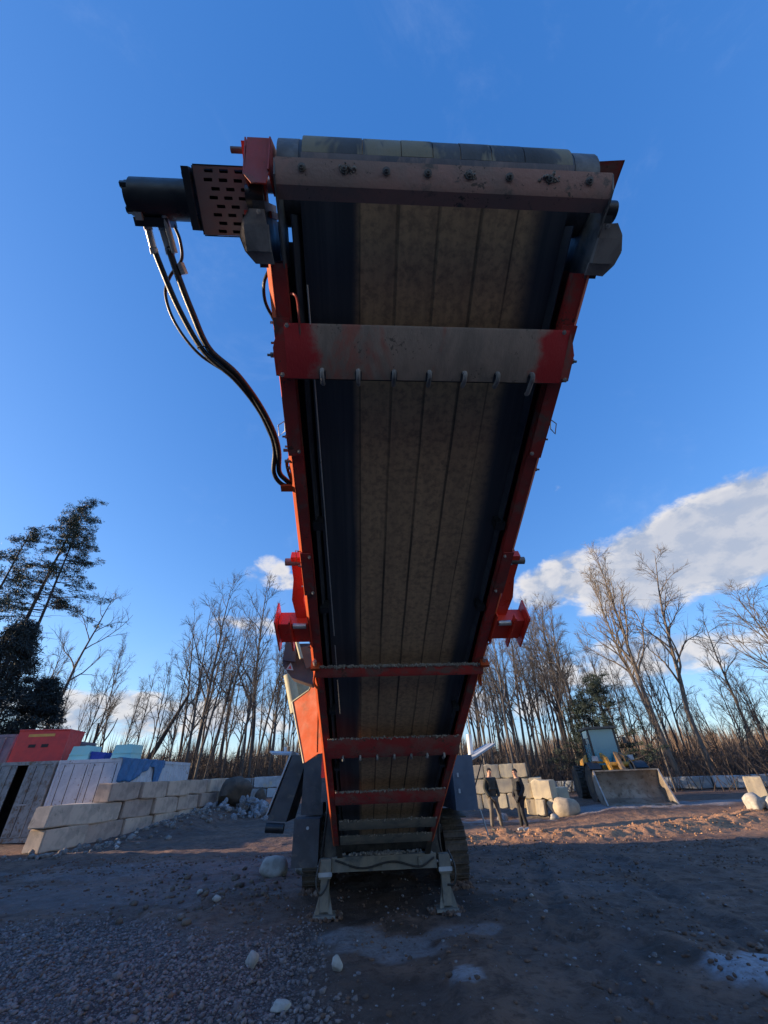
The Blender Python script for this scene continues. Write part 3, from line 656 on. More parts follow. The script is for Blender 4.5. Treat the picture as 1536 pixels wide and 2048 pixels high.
# hooked cross beams
def crossbeam(s0, w, mtl, x0=-.335, x1=.985, hooks=True, d0=.0, d1=.045, crust=None, bend=None, wings=False, hk=None):
    xl, xr = x0, x1
    bm = B(); ym = s0 + w * .74
    strip_x(bm, [(s0, -d0 - .012), (s0 + .012, -d0 - .02), (ym, -d1), (s0 + w, -d1 - .004)], xl, xr, .008)
    o = cp('cross_beam', bm, mtl, bevel=.002)
    cp('lower_flange', strip_x(B(), [(s0 + w + .002, -d1 - .001), (s0 + w + .028, .03)], xl + .02, xr - .01, .006), GREYD, o)
    if hooks:
        for k, x in enumerate(hk or [-.20, -.02, .16, .34, .52, .69, .87]):
            c = (x, s0 + w - .035, -d1 - .007)
            slot = B(); cyl(slot, c, (c[0], c[1], c[2] - .003), .017, 14); bx(slot, x - .017, x + .017, c[1], c[1] + .034, c[2] - .003, c[2])
            cp('slot', slot, SKIRT, o)
            L = .05 if k < 6 else .085
            P = [(x, c[1] - .008, c[2] + .004), (x, c[1] - .010, c[2] - .018), (x, c[1] + .012, c[2] - .026), (x, c[1] + .03, c[2] - .020), (x, c[1] + L, c[2] - .006), (x + .001, c[1] + L + .012, c[2] + .01)]
            cp('hook', tube(B(), catmull(P, 4), .0115, 8), HOUSING, o)
    if wings:
        for sx, x in ((-1, xl), (1, xr)):
            wv = B(); q = XL if sx < 0 else XR
            slab(wv, [(x, s0 + .01, -.018), (x, s0 + w, -d1), (q + sx * .022, s0 + w - .01, -d1 + .004), (q + sx * .028, s0 + w * .45, -.02), (q - sx * .0, s0 + .03, -.004)], .006)
            cp('wing_plate', wv, ORANGE, o)
            wv = B(); slab(wv, [(q + sx * .028, s0 + w * .45, -.02), (q + sx * .022, s0 + w - .01, -d1), (q + sx * .016, s0 + w, .12), (q + sx * .016, s0 + w * .3, .12)], .005); cp('wing_return', wv, ORANGE, o)
            cp('bolt', bolt(B(), (q + sx * .03, s0 + w * .6, -.005), (sx, 0, 0), .013, .016), ZINC, o)
            cp('bolt', bolt(B(), (x + sx * .025, s0 + w * .93, -d1 - .002), (0, 0, -1), .012, .01), STEEL, o)
    if crust:
        cb = B(); rr = random.Random(int(s0 * 77))
        for _ in range(crust):
            q = Vector((rr.uniform(xl, xr), s0 + rr.gauss(.0, .005), -d0 - .014 + rr.gauss(0, .005)))
            bmesh.ops.create_icosphere(cb, subdivisions=1, radius=rr.uniform(.004, .012), matrix=Matrix.Translation(q))
        cp('dust_crust', cb, CRUST, o, kind='stuff')
    return o
b1 = crossbeam(.52, .25, DUSTYB, x0=-.375, x1=1.03, wings=True)
crossbeam(3.20, .10, ORANGE, x0=-.40, x1=1.06, hooks=False, d0=.01, d1=.055, crust=620)
crossbeam(4.42, .28, DUSTY_RED, x0=-.36, x1=1.03, d0=.01, d1=.08, crust=160)
crossbeam(5.68, .24, DUSTY_RED, x0=-.33, x1=1.02, hooks=False, d0=.01, d1=.07, crust=260)
crossbeam(6.58, .20, GREENISH, x0=-.31, x1=1.0, hooks=False, d0=.01, d1=.06, crust=120)
crossbeam(7.12, .20, GREENISH, x0=-.31, x1=1.0, hooks=False, d0=.01, d1=.06, crust=60)
for sx, x in ((-1, -.40), (1, 1.06)):      # lugs at the ends of the second beam
    b = B(); bx(b, x - .035, x + .035, 3.17, 3.2, -.06, .02); cp('beam_lug', b, ORANGE_SIDE, bevel=.004)
    cp('beam_lug_bolt', cyl(B(), (x, 3.17, -.02), (x, 3.12, -.02), .016, 8), STEEL)
    # chain-like latch under it
    cp('latch', tube(B(), catmull([(x, 3.25, -.02), (x - .02, 3.38, -.05), (x + .015, 3.48, -.05), (x, 3.36, -.03), (x, 3.25, -.02)], 5), .009, 6), ORANGE_SIDE)

# end bearings, red guard plates
for sx, x in ((-1, XL), (1, XR)):
    xo = x + sx * .085; o = None
    b = B(); pts = [(.085, 0), (.24, 0), (.30, .0), (.30, .16), (.085, .16)]
    # curved take-up plate
    pr = [(x + sx * .0, .09, -.012), (x + sx * .06, .09, -.012), (x + sx * .095, .13, -.012), (x + sx * .115, .19, -.012), (x + sx * .10, .24, -.012), (x + sx * .06, .285, -.012), (x - sx * .02, .285, -.012)]
    slab(b, pr, -.012 if sx < 0 else .012)
    o = cp('bearing_housing', b, HOUSING, bevel=.002)
    lip = [Vector(p) for p in pr[1:6]]; lb = B()
    for p, q in zip(lip, lip[1:]): slab(lb, [p, q, q + Vector((0, 0, .14)), p + Vector((0, 0, .14))], .005)
    cp('housing_rim', lb, HOUSING, o)
    cp('bearing_box', box(B(), (x + sx * .035, .19, -.025), (.10, .095, .03)), HOUSING, o, bevel=.004)
    for (dx, s) in ((.02, .10), (.085, .155), (.085, .23)): cp('bolt', bolt(B(), (x + sx * dx, s, -.014), (0, 0, -1), .010, .008), STEEL, o)
    cp('bearing', cyl(B(), (x + sx * .012, .19, .06), (x + sx * .10, .19, .06), .055, 20), ZINC, o, bevel=.005)
    # rear idler stub
    cp('stub_roller', cyl(B(), (x + sx * .01, .045, .10), (x + sx * .085, .045, .10), .045, 18), BLACKP, bevel=.005)
gp = B(); slab(gp, [(-.375, -.155, .12), (-.375, -.04, .00), (-.375, .04, .10), (-.375, .0, .34), (-.375, -.10, .36)], -.006)
slab(gp, [(-.375, -.150, .12), (-.470, -.150, .12), (-.475, -.02, .0), (-.45, .005, -.01), (-.39, .005, -.01), (-.375, -.03, .0)], -.006)
slab(gp, [(-.475, -.150, .12), (-.475, -.02, .0), (-.475, .02, .09), (-.475, -.08, .25)], -.006)
cp('drum_guard_plate', gp, ORANGE, bevel=.003)
gp = B(); slab(gp, [(1.045, -.135, .20), (1.175, -.145, .20), (1.155, .03, .20), (1.135, .06, .2), (1.06, .08, .20)], .006)
slab(gp, [(1.175, -.145, .20), (1.175, -.145, .32), (1.155, .03, .32), (1.155, .03, .20)], .006)
slab(gp, [(1.045, -.135, .20), (1.175, -.145, .20), (1.175, -.15, .30), (1.045, -.14, .30)], .006)
cp('drum_guard_plate', gp, ORANGE, bevel=.003)

# drive: gearbox guard with slotted holes, hydraulic motor, fittings, hoses
gx0, gx1, gs0, gs1, gu = -.715, -.47, -.055, .185, .13
guard = machine
def punched():
    bm = B(); th = .004
    # cells: rows of slots; plate with real holes made from strips
    rows = 8; rh = (gs1 - gs0) / rows
    for r in range(rows):
        s_a, s_b = gs0 + r * rh, gs0 + (r + 1) * rh
        hs, he = s_a + rh * .30, s_b - rh * .30
        off = (0, -.008, .018, .004, .030, .010, .028, .020)[r]
        hole = [(gx0 + .045 + off + k * .063, gx0 + .045 + off + k * .063 + .036) for k in range(3)]
        hole = [h for h in hole if h[1] < gx1 - .008]
        def q(x0, x1, a, b_): bx(bm, x0, x1, a, b_, gu, gu + th)
        q(gx0, gx1, s_a, hs); q(gx0, gx1, he, s_b)
        c = gx0
        for h0, h1 in hole: q(c, h0, hs, he); c = h1
        q(c, gx1, hs, he)
    bmesh.ops.remove_doubles(bm, verts=bm.verts, dist=1e-5)
    return bm
gcol = mat('dusty_guard_paint', (0.24, 0.19, 0.19), (0.27, 0.15, 0.14), 0.65, scale=3, c3=(.42, .05, .045), s3=4, t3=(.58, .75), bump=.1)
mg = cp('motor_guard', punched(), gcol, sm=0)
sd = B(); bx(sd, gx0, gx1, gs0 - .005, gs0 - .0005, gu, gu + .20); bx(sd, gx0, gx1, gs1 + .0005, gs1 + .005, gu, gu + .20); bx(sd, gx0 - .005, gx0 - .0005, gs0, gs1, gu, gu + .20)
cp('guard_side', sd, BLACKP, mg)
cp('guard_back', bx(B(), gx0 + .01, gx1 - .004, gs0 + .004, gs1 - .004, gu + .09, gu + .20), BLACKP, mg)
br = B(); bx(br, -.475, -.415, -.12, .09, gu - .03, gu + .02); bx(br, -.52, -.40, .09, .115, gu - .02, gu + .14); bx(br, -.50, -.47, -.14, -.055, gu + .0, gu + .12)
cp('drive_bracket', br, ORANGE, mg, bevel=.003)
cp('bracket_bolt', cyl(B(), (-.475, -.115, gu + .04), (-.555, -.115, gu + .04), .012, 10), ZINC, mg)
mo = B(); mc = .06; 
cyl(mo, (-1.02, mc, .22), (-.74, mc, .22), .078, 28)
motor = cp('hydraulic_motor', mo, BLACKP, bevel=.008)
cp('mounting_flange', box(B(), (-.745, mc, .21), (.03, .22, .19)), BLACKP, motor, bevel=.008)
for s in (-.025, .145): cp('flange_bolt', cyl(B(), (-.775, s, .17), (-.70, s, .17), .018, 6), BLACKP, motor)
cp('motor_end_cap', cyl(B(), (-1.045, mc, .22), (-1.021, mc, .22), .066, 24), BLACKP, motor, bevel=.006)
for a in range(4):
    t = R(45 + 90 * a); cp('end_bolt', cyl(B(), (-1.052, mc + .062 * math.cos(t), .22 + .062 * math.sin(t)), (-1.02, mc + .062 * math.cos(t), .22 + .062 * math.sin(t)), .015, 6), BLACKP, motor)
cp('port_block', box(B(), (-.955, mc + .085, .215), (.15, .035, .10)), BLACKP, motor, bevel=.006)
# hoses in conveyor coords (x, s, u)
H1 = [(-.990, .145, .20), (-.985, .20, .19), (-.965, .30, .17), (-.90, .50, .12), (-.80, .68, .06), (-.665, .80, .03), (-.575, .95, .04), (-.525, 1.10, .05), (-.515, 1.22, .06), (-.535, 1.36, .05), (-.50, 1.44, .05), (-.425, 1.475, .06)]
H2 = [(-.925, .145, .20), (-.915, .22, .19), (-.885, .34, .15), (-.835, .50, .10), (-.775, .66, .06), (-.655, .775, .04), (-.560, .93, .03), (-.505, 1.09, .04), (-.49, 1.22, .05), (-.505, 1.36, .06), (-.47, 1.42, .06), (-.425, 1.46, .06)]
H3 = [(-.885, .15, .24), (-.872, .21, .24), (-.885, .29, .24), (-.95, .36, .22), (-.985, .44, .20), (-.945, .56, .14), (-.84, .69, .08), (-.68, .80, .05), (-.585, .96, .06), (-.535, 1.12, .07), (-.50, 1.25, .06), (-.51, 1.36, .07), (-.46, 1.44, .07), (-.425, 1.48, .07)]
def fitting(P, a, b_, r):
    f = B(); P = [Vector(p) for p in P]; d = (P[1] - P[0]).normalized(); p = P[0]
    cyl(f, p - d * .02, p + d * .03, r * 1.5, 6); cyl(f, p + d * .032, p + d * .10, r * 1.18, 14); cyl(f, p + d * .102, p + d * .125, r * 1.45, 6)
    return f
for P, r, ft in ((H1, .0135, True), (H2, .0155, True), (H3, .0075, False)):
    h = cp('hydraulic_hose', tube(B(), catmull(P, 7), r, 10), RUBBER, sm=60)
    if ft: cp('hose_fitting', fitting(P, 0, 0, r), STEEL, h, sm=40)
cp('hose_fitting', cyl(cyl(B(), (-.895, .12, .18), (-.88, .26, .165), .014, 12), (-.862, .30, .155), (-.85, .345, .15), .018, 6), STEEL, motor)
cp('elbow_fitting', box(B(), (-1.0, .125, .17), (.03, .03, .035)), STEEL, motor, bevel=.004)
cp('cable_tie', tube(B(), [(-.80 + .035 * math.cos(t), .665 + .02 * math.sin(t), .075 + .035 * math.sin(t)) for t in np.linspace(0, 6.28, 12)], .003, 5), RUBBER)
cb = B(); bx(cb, -.50, -.413, 1.44, 1.48, .02, .05); tube(cb, catmull([(-.425, 1.26, .05), (-.45, 1.30, .04), (-.44, 1.40, .05), (-.42, 1.44, .05)], 4), .010, 6)
cp('hose_clamp_bracket', cb, ORANGE_SIDE)
cp('jumper_hose', tube(B(), catmull([(-.42, .30, .05), (-.455, .36, .04), (-.46, .44, .04), (-.43, .52, .05)], 6), .008, 8), RUBBER)
cp('inner_grab_rail', tube(B(), catmull([(-.33, .40, .0), (-.31, .40, -.02), (-.30, .44, -.02), (-.30, .60, -.02), (-.30, .66, -.01)], 4), .006, 6), ORANGE)
# lynch pins
for sx, x, s in ((-1, XL, 1.02), (1, XR, .99), (-1, XL, 1.96)):
    y = x + sx * .018
    P = [(y, s, .01), (y - sx * .005, s + .04, -.03), (y + sx * .03, s + .07, -.03), (y + sx * .035, s + .02, 0), (y, s, .01)]
    if s > 1.5: P = [(y, s, .02), (y + sx * .028, s - .01, .02), (y + sx * .028, s + .09, .02), (y, s + .10, .02)]
    cp('lynch_pin', tube(B(), [Vector(p) for p in P], .0032, 6), STEEL if s < 1.5 else ORANGE_SIDE)
for s in (1.20, 1.27):
    cp('stud', cyl(B(), (XL - .002, s, .02), (XL - .045, s, .02), .010, 8), ZINC)
# orange folding brackets either side
for sx in (-1, 1):
    def X_(d): return OX + sx * d
    def bb(name, d0, d1, s0, s1, u0, u1, m=ORANGE_CLEAN_LIT, par=None):
        a, b_ = sorted((X_(d0), X_(d1))); return cp(name, bx(B(), a, b_, s0, s1, u0, u1), m, par, bevel=.004)
    fb = bb('fold_bracket', .745, .99, 2.70, 2.92, .02, .14)
    bb('web_plate', .995, 1.008, 2.62, 2.97, -.03, .17, par=fb); bb('web_plate', .885, .898, 2.62, 2.97, -.03, .02, par=fb); bb('web_plate', .735, .744, 2.60, 2.94, -.02, .17, par=fb)
    st = B(); P = [(X_(.80), 2.08, .10), (X_(.80), 2.30, .10), (X_(.83), 2.50, .09), (X_(.81), 2.72, .08)]
    for p, q in zip(P, P[1:]):
        hexa(st, [(p[0] - .045, p[1], p[2]), (p[0] + .045, p[1], p[2]), (q[0] + .045, q[1], q[2]), (q[0] - .045, q[1], q[2])] + [(p[0] - .045, p[1], p[2] + .06), (p[0] + .045, p[1], p[2] + .06), (q[0] + .045, q[1], q[2] + .06), (q[0] - .045, q[1], q[2] + .06)])
    cp('fold_strut', st, ORANGE_CLEAN_LIT, fb, bevel=.004)
    cp('pivot_pin', cyl(B(), (X_(.75), 2.14, .12), (X_(.89), 2.14, .12), .028, 14), ZINC, fb, bevel=.003)
    cp('pivot_pin', cyl(B(), (X_(.77), 2.70, .0), (X_(.87), 2.70, .0), .022, 12), STEEL, fb, bevel=.003)
# dark chute with a warning triangle and the beige tube on the left
ch = mp('side_chute', slab(slab(B(), [(-.82, 5.05, 3.02), (-.47, 5.05, 3.02), (-.50, 5.05, 2.62), (-.60, 5.05, 2.54), (-.84, 5.05, 2.62), (-.96, 5.05, 2.76), (-.95, 5.05, 2.98)], .22),
                                 [(-.95, 4.99, 2.80), (-.80, 4.99, 2.78), (-.80, 4.99, 3.10), (-.93, 4.99, 3.10)], .04), mat('chute_rubber', (.075, .06, .07), (.11, .075, .07), .7, scale=3, bump=.15), bevel=.006)
mp('chute_liner', slab(B(), [(-.77, 4.97, 2.95), (-.58, 4.97, 2.98), (-.56, 4.97, 2.76), (-.66, 4.97, 2.70)], .03), mat('rusty_liner', (.26, .12, .07), (.18, .08, .06), .7), ch)
tri = B(); slab(tri, [(-.905, 4.985, 2.70), (-.815, 4.985, 2.69), (-.855, 4.985, 2.78)], .003); mp('warning_triangle', tri, mat('warning_sticker', (.45, .45, .44), rough=.5, bump=0), ch, sm=0)
tri = B(); slab(tri, [(-.880, 4.981, 2.710), (-.840, 4.981, 2.705), (-.857, 4.981, 2.750)], .002); mp('warning_mark', tri, ORANGE, ch, sm=0)
mp('beige_tube', tube(B(), [(-1.14, 6.6, 2.98), (-.98, 6.6, 2.45)], .085, 20), BEIGE)
mp('feed_hopper_side', slab(B(), [(-1.08, 6.75, 3.0), (-.5, 6.75, 3.0), (-.5, 6.75, 2.3), (-.90, 6.75, 2.35)], .05), BEIGE)
mp('slim_ram', cyl(B(), (-.80, 4.9, 3.03), (-.72, 4.9, 2.80), .022, 12), BEIGE)
# orange deflector panel, turned to the low sun
def PY(x): return 5.86 + (-.40 - x) * .78
dpp = [(-1.0, 2.54), (-.76, 2.66), (-.66, 2.86), (-.46, 2.45), (-.40, 1.89), (-.57, 1.88), (-.75, 1.79)]
dp = mp('deflector_panel', slab(B(), [(x, PY(x), z) for x, z in dpp[::-1]], .012), ORANGE_SIDE, sm=20)
mp('panel_fold', hexa(B(), [(-.60, PY(-.60) - .012, 1.90), (-.585, PY(-.585) - .012, 1.90), (-.585, PY(-.585) - .002, 1.90), (-.60, PY(-.60) - .002, 1.90), (-.64, PY(-.64) - .012, 2.78), (-.62, PY(-.62) - .012, 2.78), (-.62, PY(-.62) - .002, 2.78), (-.64, PY(-.64) - .002, 2.78)]), ORANGE_SIDE, dp)
mp('panel_edge', tube(B(), [(-1.01, PY(-1.0), 2.55), (-.76, PY(-.76), 1.79)], .012, 6), BEIGE, dp)
mp('panel_edge', tube(B(), [(-1.01, PY(-1.0), 2.55), (-.76, PY(-.76), 2.67), (-.66, PY(-.66), 2.87)], .010, 6), BEIGE, dp)
mp('panel_post', bx(B(), -.49, -.44, 5.72, 5.78, 1.62, 2.70), ORANGE)
# body of the screener behind the conveyor
body = B(); bx(body, -.85, 1.5, 8.9, 13.4, 1.35, 3.0); mp('screen_box', body, GREY, bevel=.03)
hop = B(); hexa(hop, [(-.9, 11.2, 3.0), (1.6, 11.2, 3.0), (1.6, 13.9, 3.0), (-.9, 13.9, 3.0), (-1.15, 11.0, 3.75), (1.8, 11.0, 3.75), (1.8, 14.1, 3.75), (-1.15, 14.1, 3.75)]); mp('feed_hopper', hop, ORANGE)
for sx in (-1, 1):
    x0, x1 = sorted((OX + sx * .90, OX + sx * .82))
    c = B(); bx(c, x0, x1, 7.95, 13.6, .50, 1.75); mp('chassis_side', c, GREYD, bevel=.01)
    u = B(); xa, xb = OX + sx * .86, OX + sx * .72
    hexa(u, [(min(xa, xb), 7.9, .60), (max(xa, xb), 7.9, .60), (max(xa, xb), 8.0, .60), (min(xa, xb), 8.0, .60)] + [(min(xa, xb) + (-sx) * -.04, 7.9, 1.95), (max(xa, xb) - (-sx) * .04, 7.9, 1.95), (max(xa, xb) + sx * .04, 8.0, 1.95), (min(xa, xb) + sx * .04, 8.0, 1.95)])
    mp('conveyor_upright', u, GREYD, bevel=.006)
    # slanting brace from the cross member up to the rail
    s_ = B(); a = OX + sx * .66; t_ = OX + sx * .80
    hexa(s_, [(a - .04, 7.82, .62), (a + .04, 7.82, .62), (a + .04, 7.88, .62), (a - .04, 7.88, .62), (t_ - .04, 6.4, 1.78), (t_ + .04, 6.4, 1.78), (t_ + .04, 6.48, 1.78), (t_ - .04, 6.48, 1.78)])
    mp('tail_brace', s_, GREYD, bevel=.004)
mp('chassis_floor', bx(B(), -.45, 1.1, 8.2, 13.5, .55, .62), GREYD)
mp('tail_box', bx(B(), -.40, 1.06, 8.05, 8.9, .66, 1.35), mat('tail_black', (.02, .018, .016), (.05, .042, .034), .9, scale=5, bump=.3))
cm = mp('front_cross_member', bx(B(), -.45, 1.12, 7.82, 7.98, .46, .63), GREENISH, bevel=.012)
cr = B(); rr = random.Random(4)
for _ in range(300): bmesh.ops.create_icosphere(cr, subdivisions=1, radius=rr.uniform(.006, .022), matrix=Matrix.Translation((rr.gauss(.35, .22), rr.uniform(7.84, 8.05), .632 + rr.uniform(0, .02))))
mp('spilled_fines', cr, CRUST, cm, kind='stuff')
# support legs
for x, fx in ((-.54, -.53), (1.235, 1.21)):
    lg = mp('support_leg', bx(B(), x - .062, x + .062, 7.80, 7.92, .05, .50), GREENISH, bevel=.006)
    mp('leg_sleeve', bx(B(), x - .085, x + .085, 7.77, 7.95, .40, .62), GREENISH, lg, bevel=.006)
    ft = B(); hexa(ft, [(fx - .16, 7.68, .005), (fx + .16, 7.68, .005), (fx + .16, 8.0, .005), (fx - .16, 8.0, .005)] + [(fx - .155, 7.69, .03), (fx + .155, 7.69, .03), (fx + .155, 7.99, .03), (fx - .155, 7.99, .03)])
    mp('foot_plate', ft, GREENISH, lg, bevel=.003)
    for d in (-1, 1): mp('foot_gusset', slab(B(), [(x + d * .062, 7.80, .032), (x + d * .13, 7.76, .032), (x + d * .064, 7.86, .26)], .008), GREENISH, lg)
    mp('leg_pin', cyl(B(), (x - .12, 7.86, .53), (x + .12, 7.86, .53), .018, 12), STEEL, lg)
    mp('leg_clamp', box(B(), (x, 7.765, .45), (.20, .02, .05)), LIGHTGREY, lg, bevel=.003)
# tracks
def track(xc, w=.40):
    y0, y1, r, zc = 9.55, 13.3, .42, .45
    path = []
    L = (y1 - y0); per = 2 * L + 2 * math.pi * r; n = 62
    def pt(d):
        d %= per
        if d < L: return (y0 + d, zc + r, 0)
        d -= L
        if d < math.pi * r: a = d / r; return (y1 + r * math.sin(a), zc + r * math.cos(a), a)
        d -= math.pi * r
        if d < L: return (y1 - d, zc - r, math.pi)
        d -= L; a = d / r; return (y0 - r * math.sin(a), zc - r * math.cos(a), math.pi + a)
    fr = mp('track_frame', bx(B(), xc - .15, xc + .15, 9.6, 13.2, .22, .68), GREYD, bevel=.02)
    band = B(); prof = [pt(per * i / 80)[:2] for i in range(80)]
    inner = [(y0 + (p[0] - y0) * 1, p[1]) for p in prof]
    a = [(p[0], zc + (p[1] - zc) * .93) for p in prof]
    ring1 = [[band.verts.new((x, p[0], p[1])) for p in q] for x in (xc - w / 2 + .01, xc + w / 2 - .01) for q in (prof, a)]
    o1, i1, o2, i2 = ring1
    for i in range(80):
        j = (i + 1) % 80
        for p, q in ((o1, o2), (i2, i1), (o2, i2), (i1, o1)): band.faces.new((p[i], p[j], q[j], q[i]))
    mp('track_belt', band, TRACKM, fr)
    sh = B(); box(sh, (0, 0, .018), (w, per / n * .90, .022)); box(sh, (0, -.05, .040), (w, .018, .03)); box(sh, (0, .045, .034), (w, .014, .02))
    bmesh.ops.recalc_face_normals(sh, faces=sh.faces)
    me = bpy.data.meshes.new('track_shoe'); sh.to_mesh(me); sh.free(); me.materials.append(TRACKM)
    for i in range(n):
        y, z, ang = pt(per * (i + .5) / n)
        o = bpy.data.objects.new('track_shoe', me); COL.objects.link(o); o.parent = fr
        o.matrix_local = ML @ Matrix.Translation((xc, y, z)) @ Matrix.Rotation(-ang, 4, 'X')
    for yy in (y0, y1): mp('track_wheel', cyl(B(), (xc - .12, yy, zc), (xc + .12, yy, zc), .37, 26), GREYD, fr, bevel=.02)
track(-.83); track(1.68)
# left mud guard, cabinets, folded side conveyor, catwalk plates
mg2 = mp('mud_guard', bx(B(), -1.06, -.665, 7.88, 8.3, .52, 1.10), GREY, bevel=.008)
mp('reflector', cyl(B(), (-.845, 7.878, .985), (-.845, 7.868, .985), .022, 14), LIGHTGREY, mg2)
mp('left_cabinet', bx(B(), -1.02, -.66, 8.32, 9.6, 1.12, 1.93), GREY, bevel=.02)
mp('left_inner_cover', slab(B(), [(-.66, 7.86, 1.90), (-.54, 7.86, 1.90), (-.50, 7.86, 1.32), (-.66, 7.86, 1.30)], .05), mat('dust_purple_grey', (.13, .115, .13), (.09, .085, .1), .6), bevel=.004)
fs = B(); hexa(fs, [(-1.62, 8.62, 1.05), (-1.30, 8.62, 1.02), (-1.25, 9.4, 1.02), (-1.57, 9.4, 1.05), (-1.28, 8.62, 2.0), (-1.0, 8.62, 1.98), (-.98, 9.4, 1.98), (-1.25, 9.4, 2.0)])
sc = mp('folded_side_conveyor', fs, GREY, bevel=.02)
mp('conveyor_edge_strip', hexa(B(), [(-1.655, 8.60, 1.12), (-1.63, 8.60, 1.12), (-1.63, 9.4, 1.12), (-1.655, 9.4, 1.12), (-1.315, 8.60, 2.06), (-1.285, 8.60, 2.06), (-1.285, 9.4, 2.06), (-1.315, 9.4, 2.06)]), LIGHTGREY, sc)
mp('side_roller', cyl(B(), (-1.62, 8.58, .96), (-1.32, 8.58, .94), .07, 18), BLACKP, sc)
mp('catwalk_plate', slab(B(), [(-1.22, 9.0, 2.03), (-1.72, 9.0, 2.06), (-1.90, 9.6, 2.13), (-1.4, 9.6, 2.10)], .03), LIGHTGREY, bevel=.004)
mp('catwalk_post', cyl(B(), (-1.50, 9.1, 2.08), (-1.50, 9.1, 2.16), .03, 10), WHITE)
rc = mp('right_cabinet', bx(B(), 1.52, 1.88, 7.9, 9.9, 1.12, 1.88), mat('blue_grey_cabinet_paint', (.075, .105, .15), (.055, .08, .12), .5, scale=4, bump=.05), bevel=.02)
mp('cabinet_latch', box(B(), (1.60, 7.89, 1.60), (.03, .02, .06)), LIGHTGREY, rc); mp('cabinet_latch', box(B(), (1.60, 7.89, 1.38), (.03, .02, .06)), LIGHTGREY, rc)
mp('hinged_cover', slab(B(), [(1.90, 8.0, 1.80), (2.36, 8.0, 2.02), (2.42, 8.8, 2.06), (1.95, 8.8, 1.86)], .03), LIGHTGREY, bevel=.004)
mp('cover_strut', cyl(B(), (2.12, 8.05, 1.86), (1.90, 8.05, 1.42), .010, 8), BLACKP)
wp = mp('exhaust_post', cyl(B(), (1.99, 8.4, 1.9), (2.0, 8.4, 2.22), .05, 14), WHITE)
wp2 = mp('beacon', cyl(B(), (2.03, 8.4, 2.70), (2.03, 8.4, 2.82), .055, 16, r2=.035), WHITE, bevel=.006)
mp('beacon_stalk', cyl(B(), (2.03, 8.4, 2.0), (2.03, 8.4, 2.70), .014, 10), ZINC, wp2)
mp('rail_hanger', tube(B(), catmull([(1.5, 7.3, 2.02), (1.56, 7.5, 1.95), (1.54, 7.7, 1.85), (1.47, 7.7, 1.80)], 5), .02, 8), LIGHTGREY)
# clutter round the tail: hoses, clips, guards, packed mud
for pts, r in (([(-.62, 7.78, .62), (-.66, 7.70, .40), (-.60, 7.68, .25), (-.50, 7.76, .34), (-.46, 7.86, .56)], .014),
               ([(1.30, 7.80, .66), (1.37, 7.72, .48), (1.34, 7.70, .30), (1.24, 7.74, .28)], .014),
               ([(-.58, 7.84, 1.45), (-.54, 7.70, 1.20), (-.57, 7.74, .90), (-.60, 7.80, .64)], .017),
               ([(1.16, 7.84, 1.40), (1.20, 7.72, 1.12), (1.17, 7.76, .84), (1.20, 7.80, .64)], .017),
               ([(-.40, 7.80, .60), (.0, 7.77, .50), (.45, 7.78, .56), (.85, 7.77, .49), (1.08, 7.80, .58)], .012)):
    mp('hydraulic_hose', tube(B(), catmull(pts, 6), r, 8), RUBBER, sm=60)
for x in (-.22, .33, .88):
    k = mp('member_lug', bx(B(), x - .035, x + .035, 7.79, 7.818, .49, .60), GREENISH, bevel=.004); mp('lug_bolt', cyl(B(), (x, 7.79, .545), (x, 7.775, .545), .014, 6), ZINC, k)
mp('track_guard', slab(B(), [(1.46, 9.05, .95), (1.90, 9.05, .95), (1.90, 9.6, 1.05), (1.46, 9.6, 1.05)], .02), GREYD)
mp('track_guard', slab(B(), [(-1.06, 9.05, .95), (-.62, 9.05, .95), (-.62, 9.6, 1.05), (-1.06, 9.6, 1.05)], .02), GREYD)
mp('step_hanger', cyl(B(), (1.95, 8.1, 1.12), (2.03, 8.1, .78), .012, 8), LIGHTGREY)
pm = B(); rr = random.Random(14)
for cx, cy in ((-.53, 7.84), (1.21, 7.84)):
    for _ in range(150):
        a_ = rr.uniform(0, 6.28); q = rr.uniform(.12, .27)
        bmesh.ops.create_icosphere(pm, subdivisions=1, radius=rr.uniform(.008, .034), matrix=Matrix.Translation((cx + q * math.cos(a_), cy + q * math.sin(a_), rr.uniform(-.02, .012))))
for _ in range(260):
    x = rr.choice((rr.uniform(-1.03, -.63), rr.uniform(1.48, 1.88))); bmesh.ops.create_icosphere(pm, subdivisions=1, radius=rr.uniform(.015, .06), matrix=Matrix.Translation((x, rr.uniform(8.95, 9.5), rr.uniform(0, .04))))
mp('packed_mud', pm, MATS['mud_crumb'], kind='stuff')
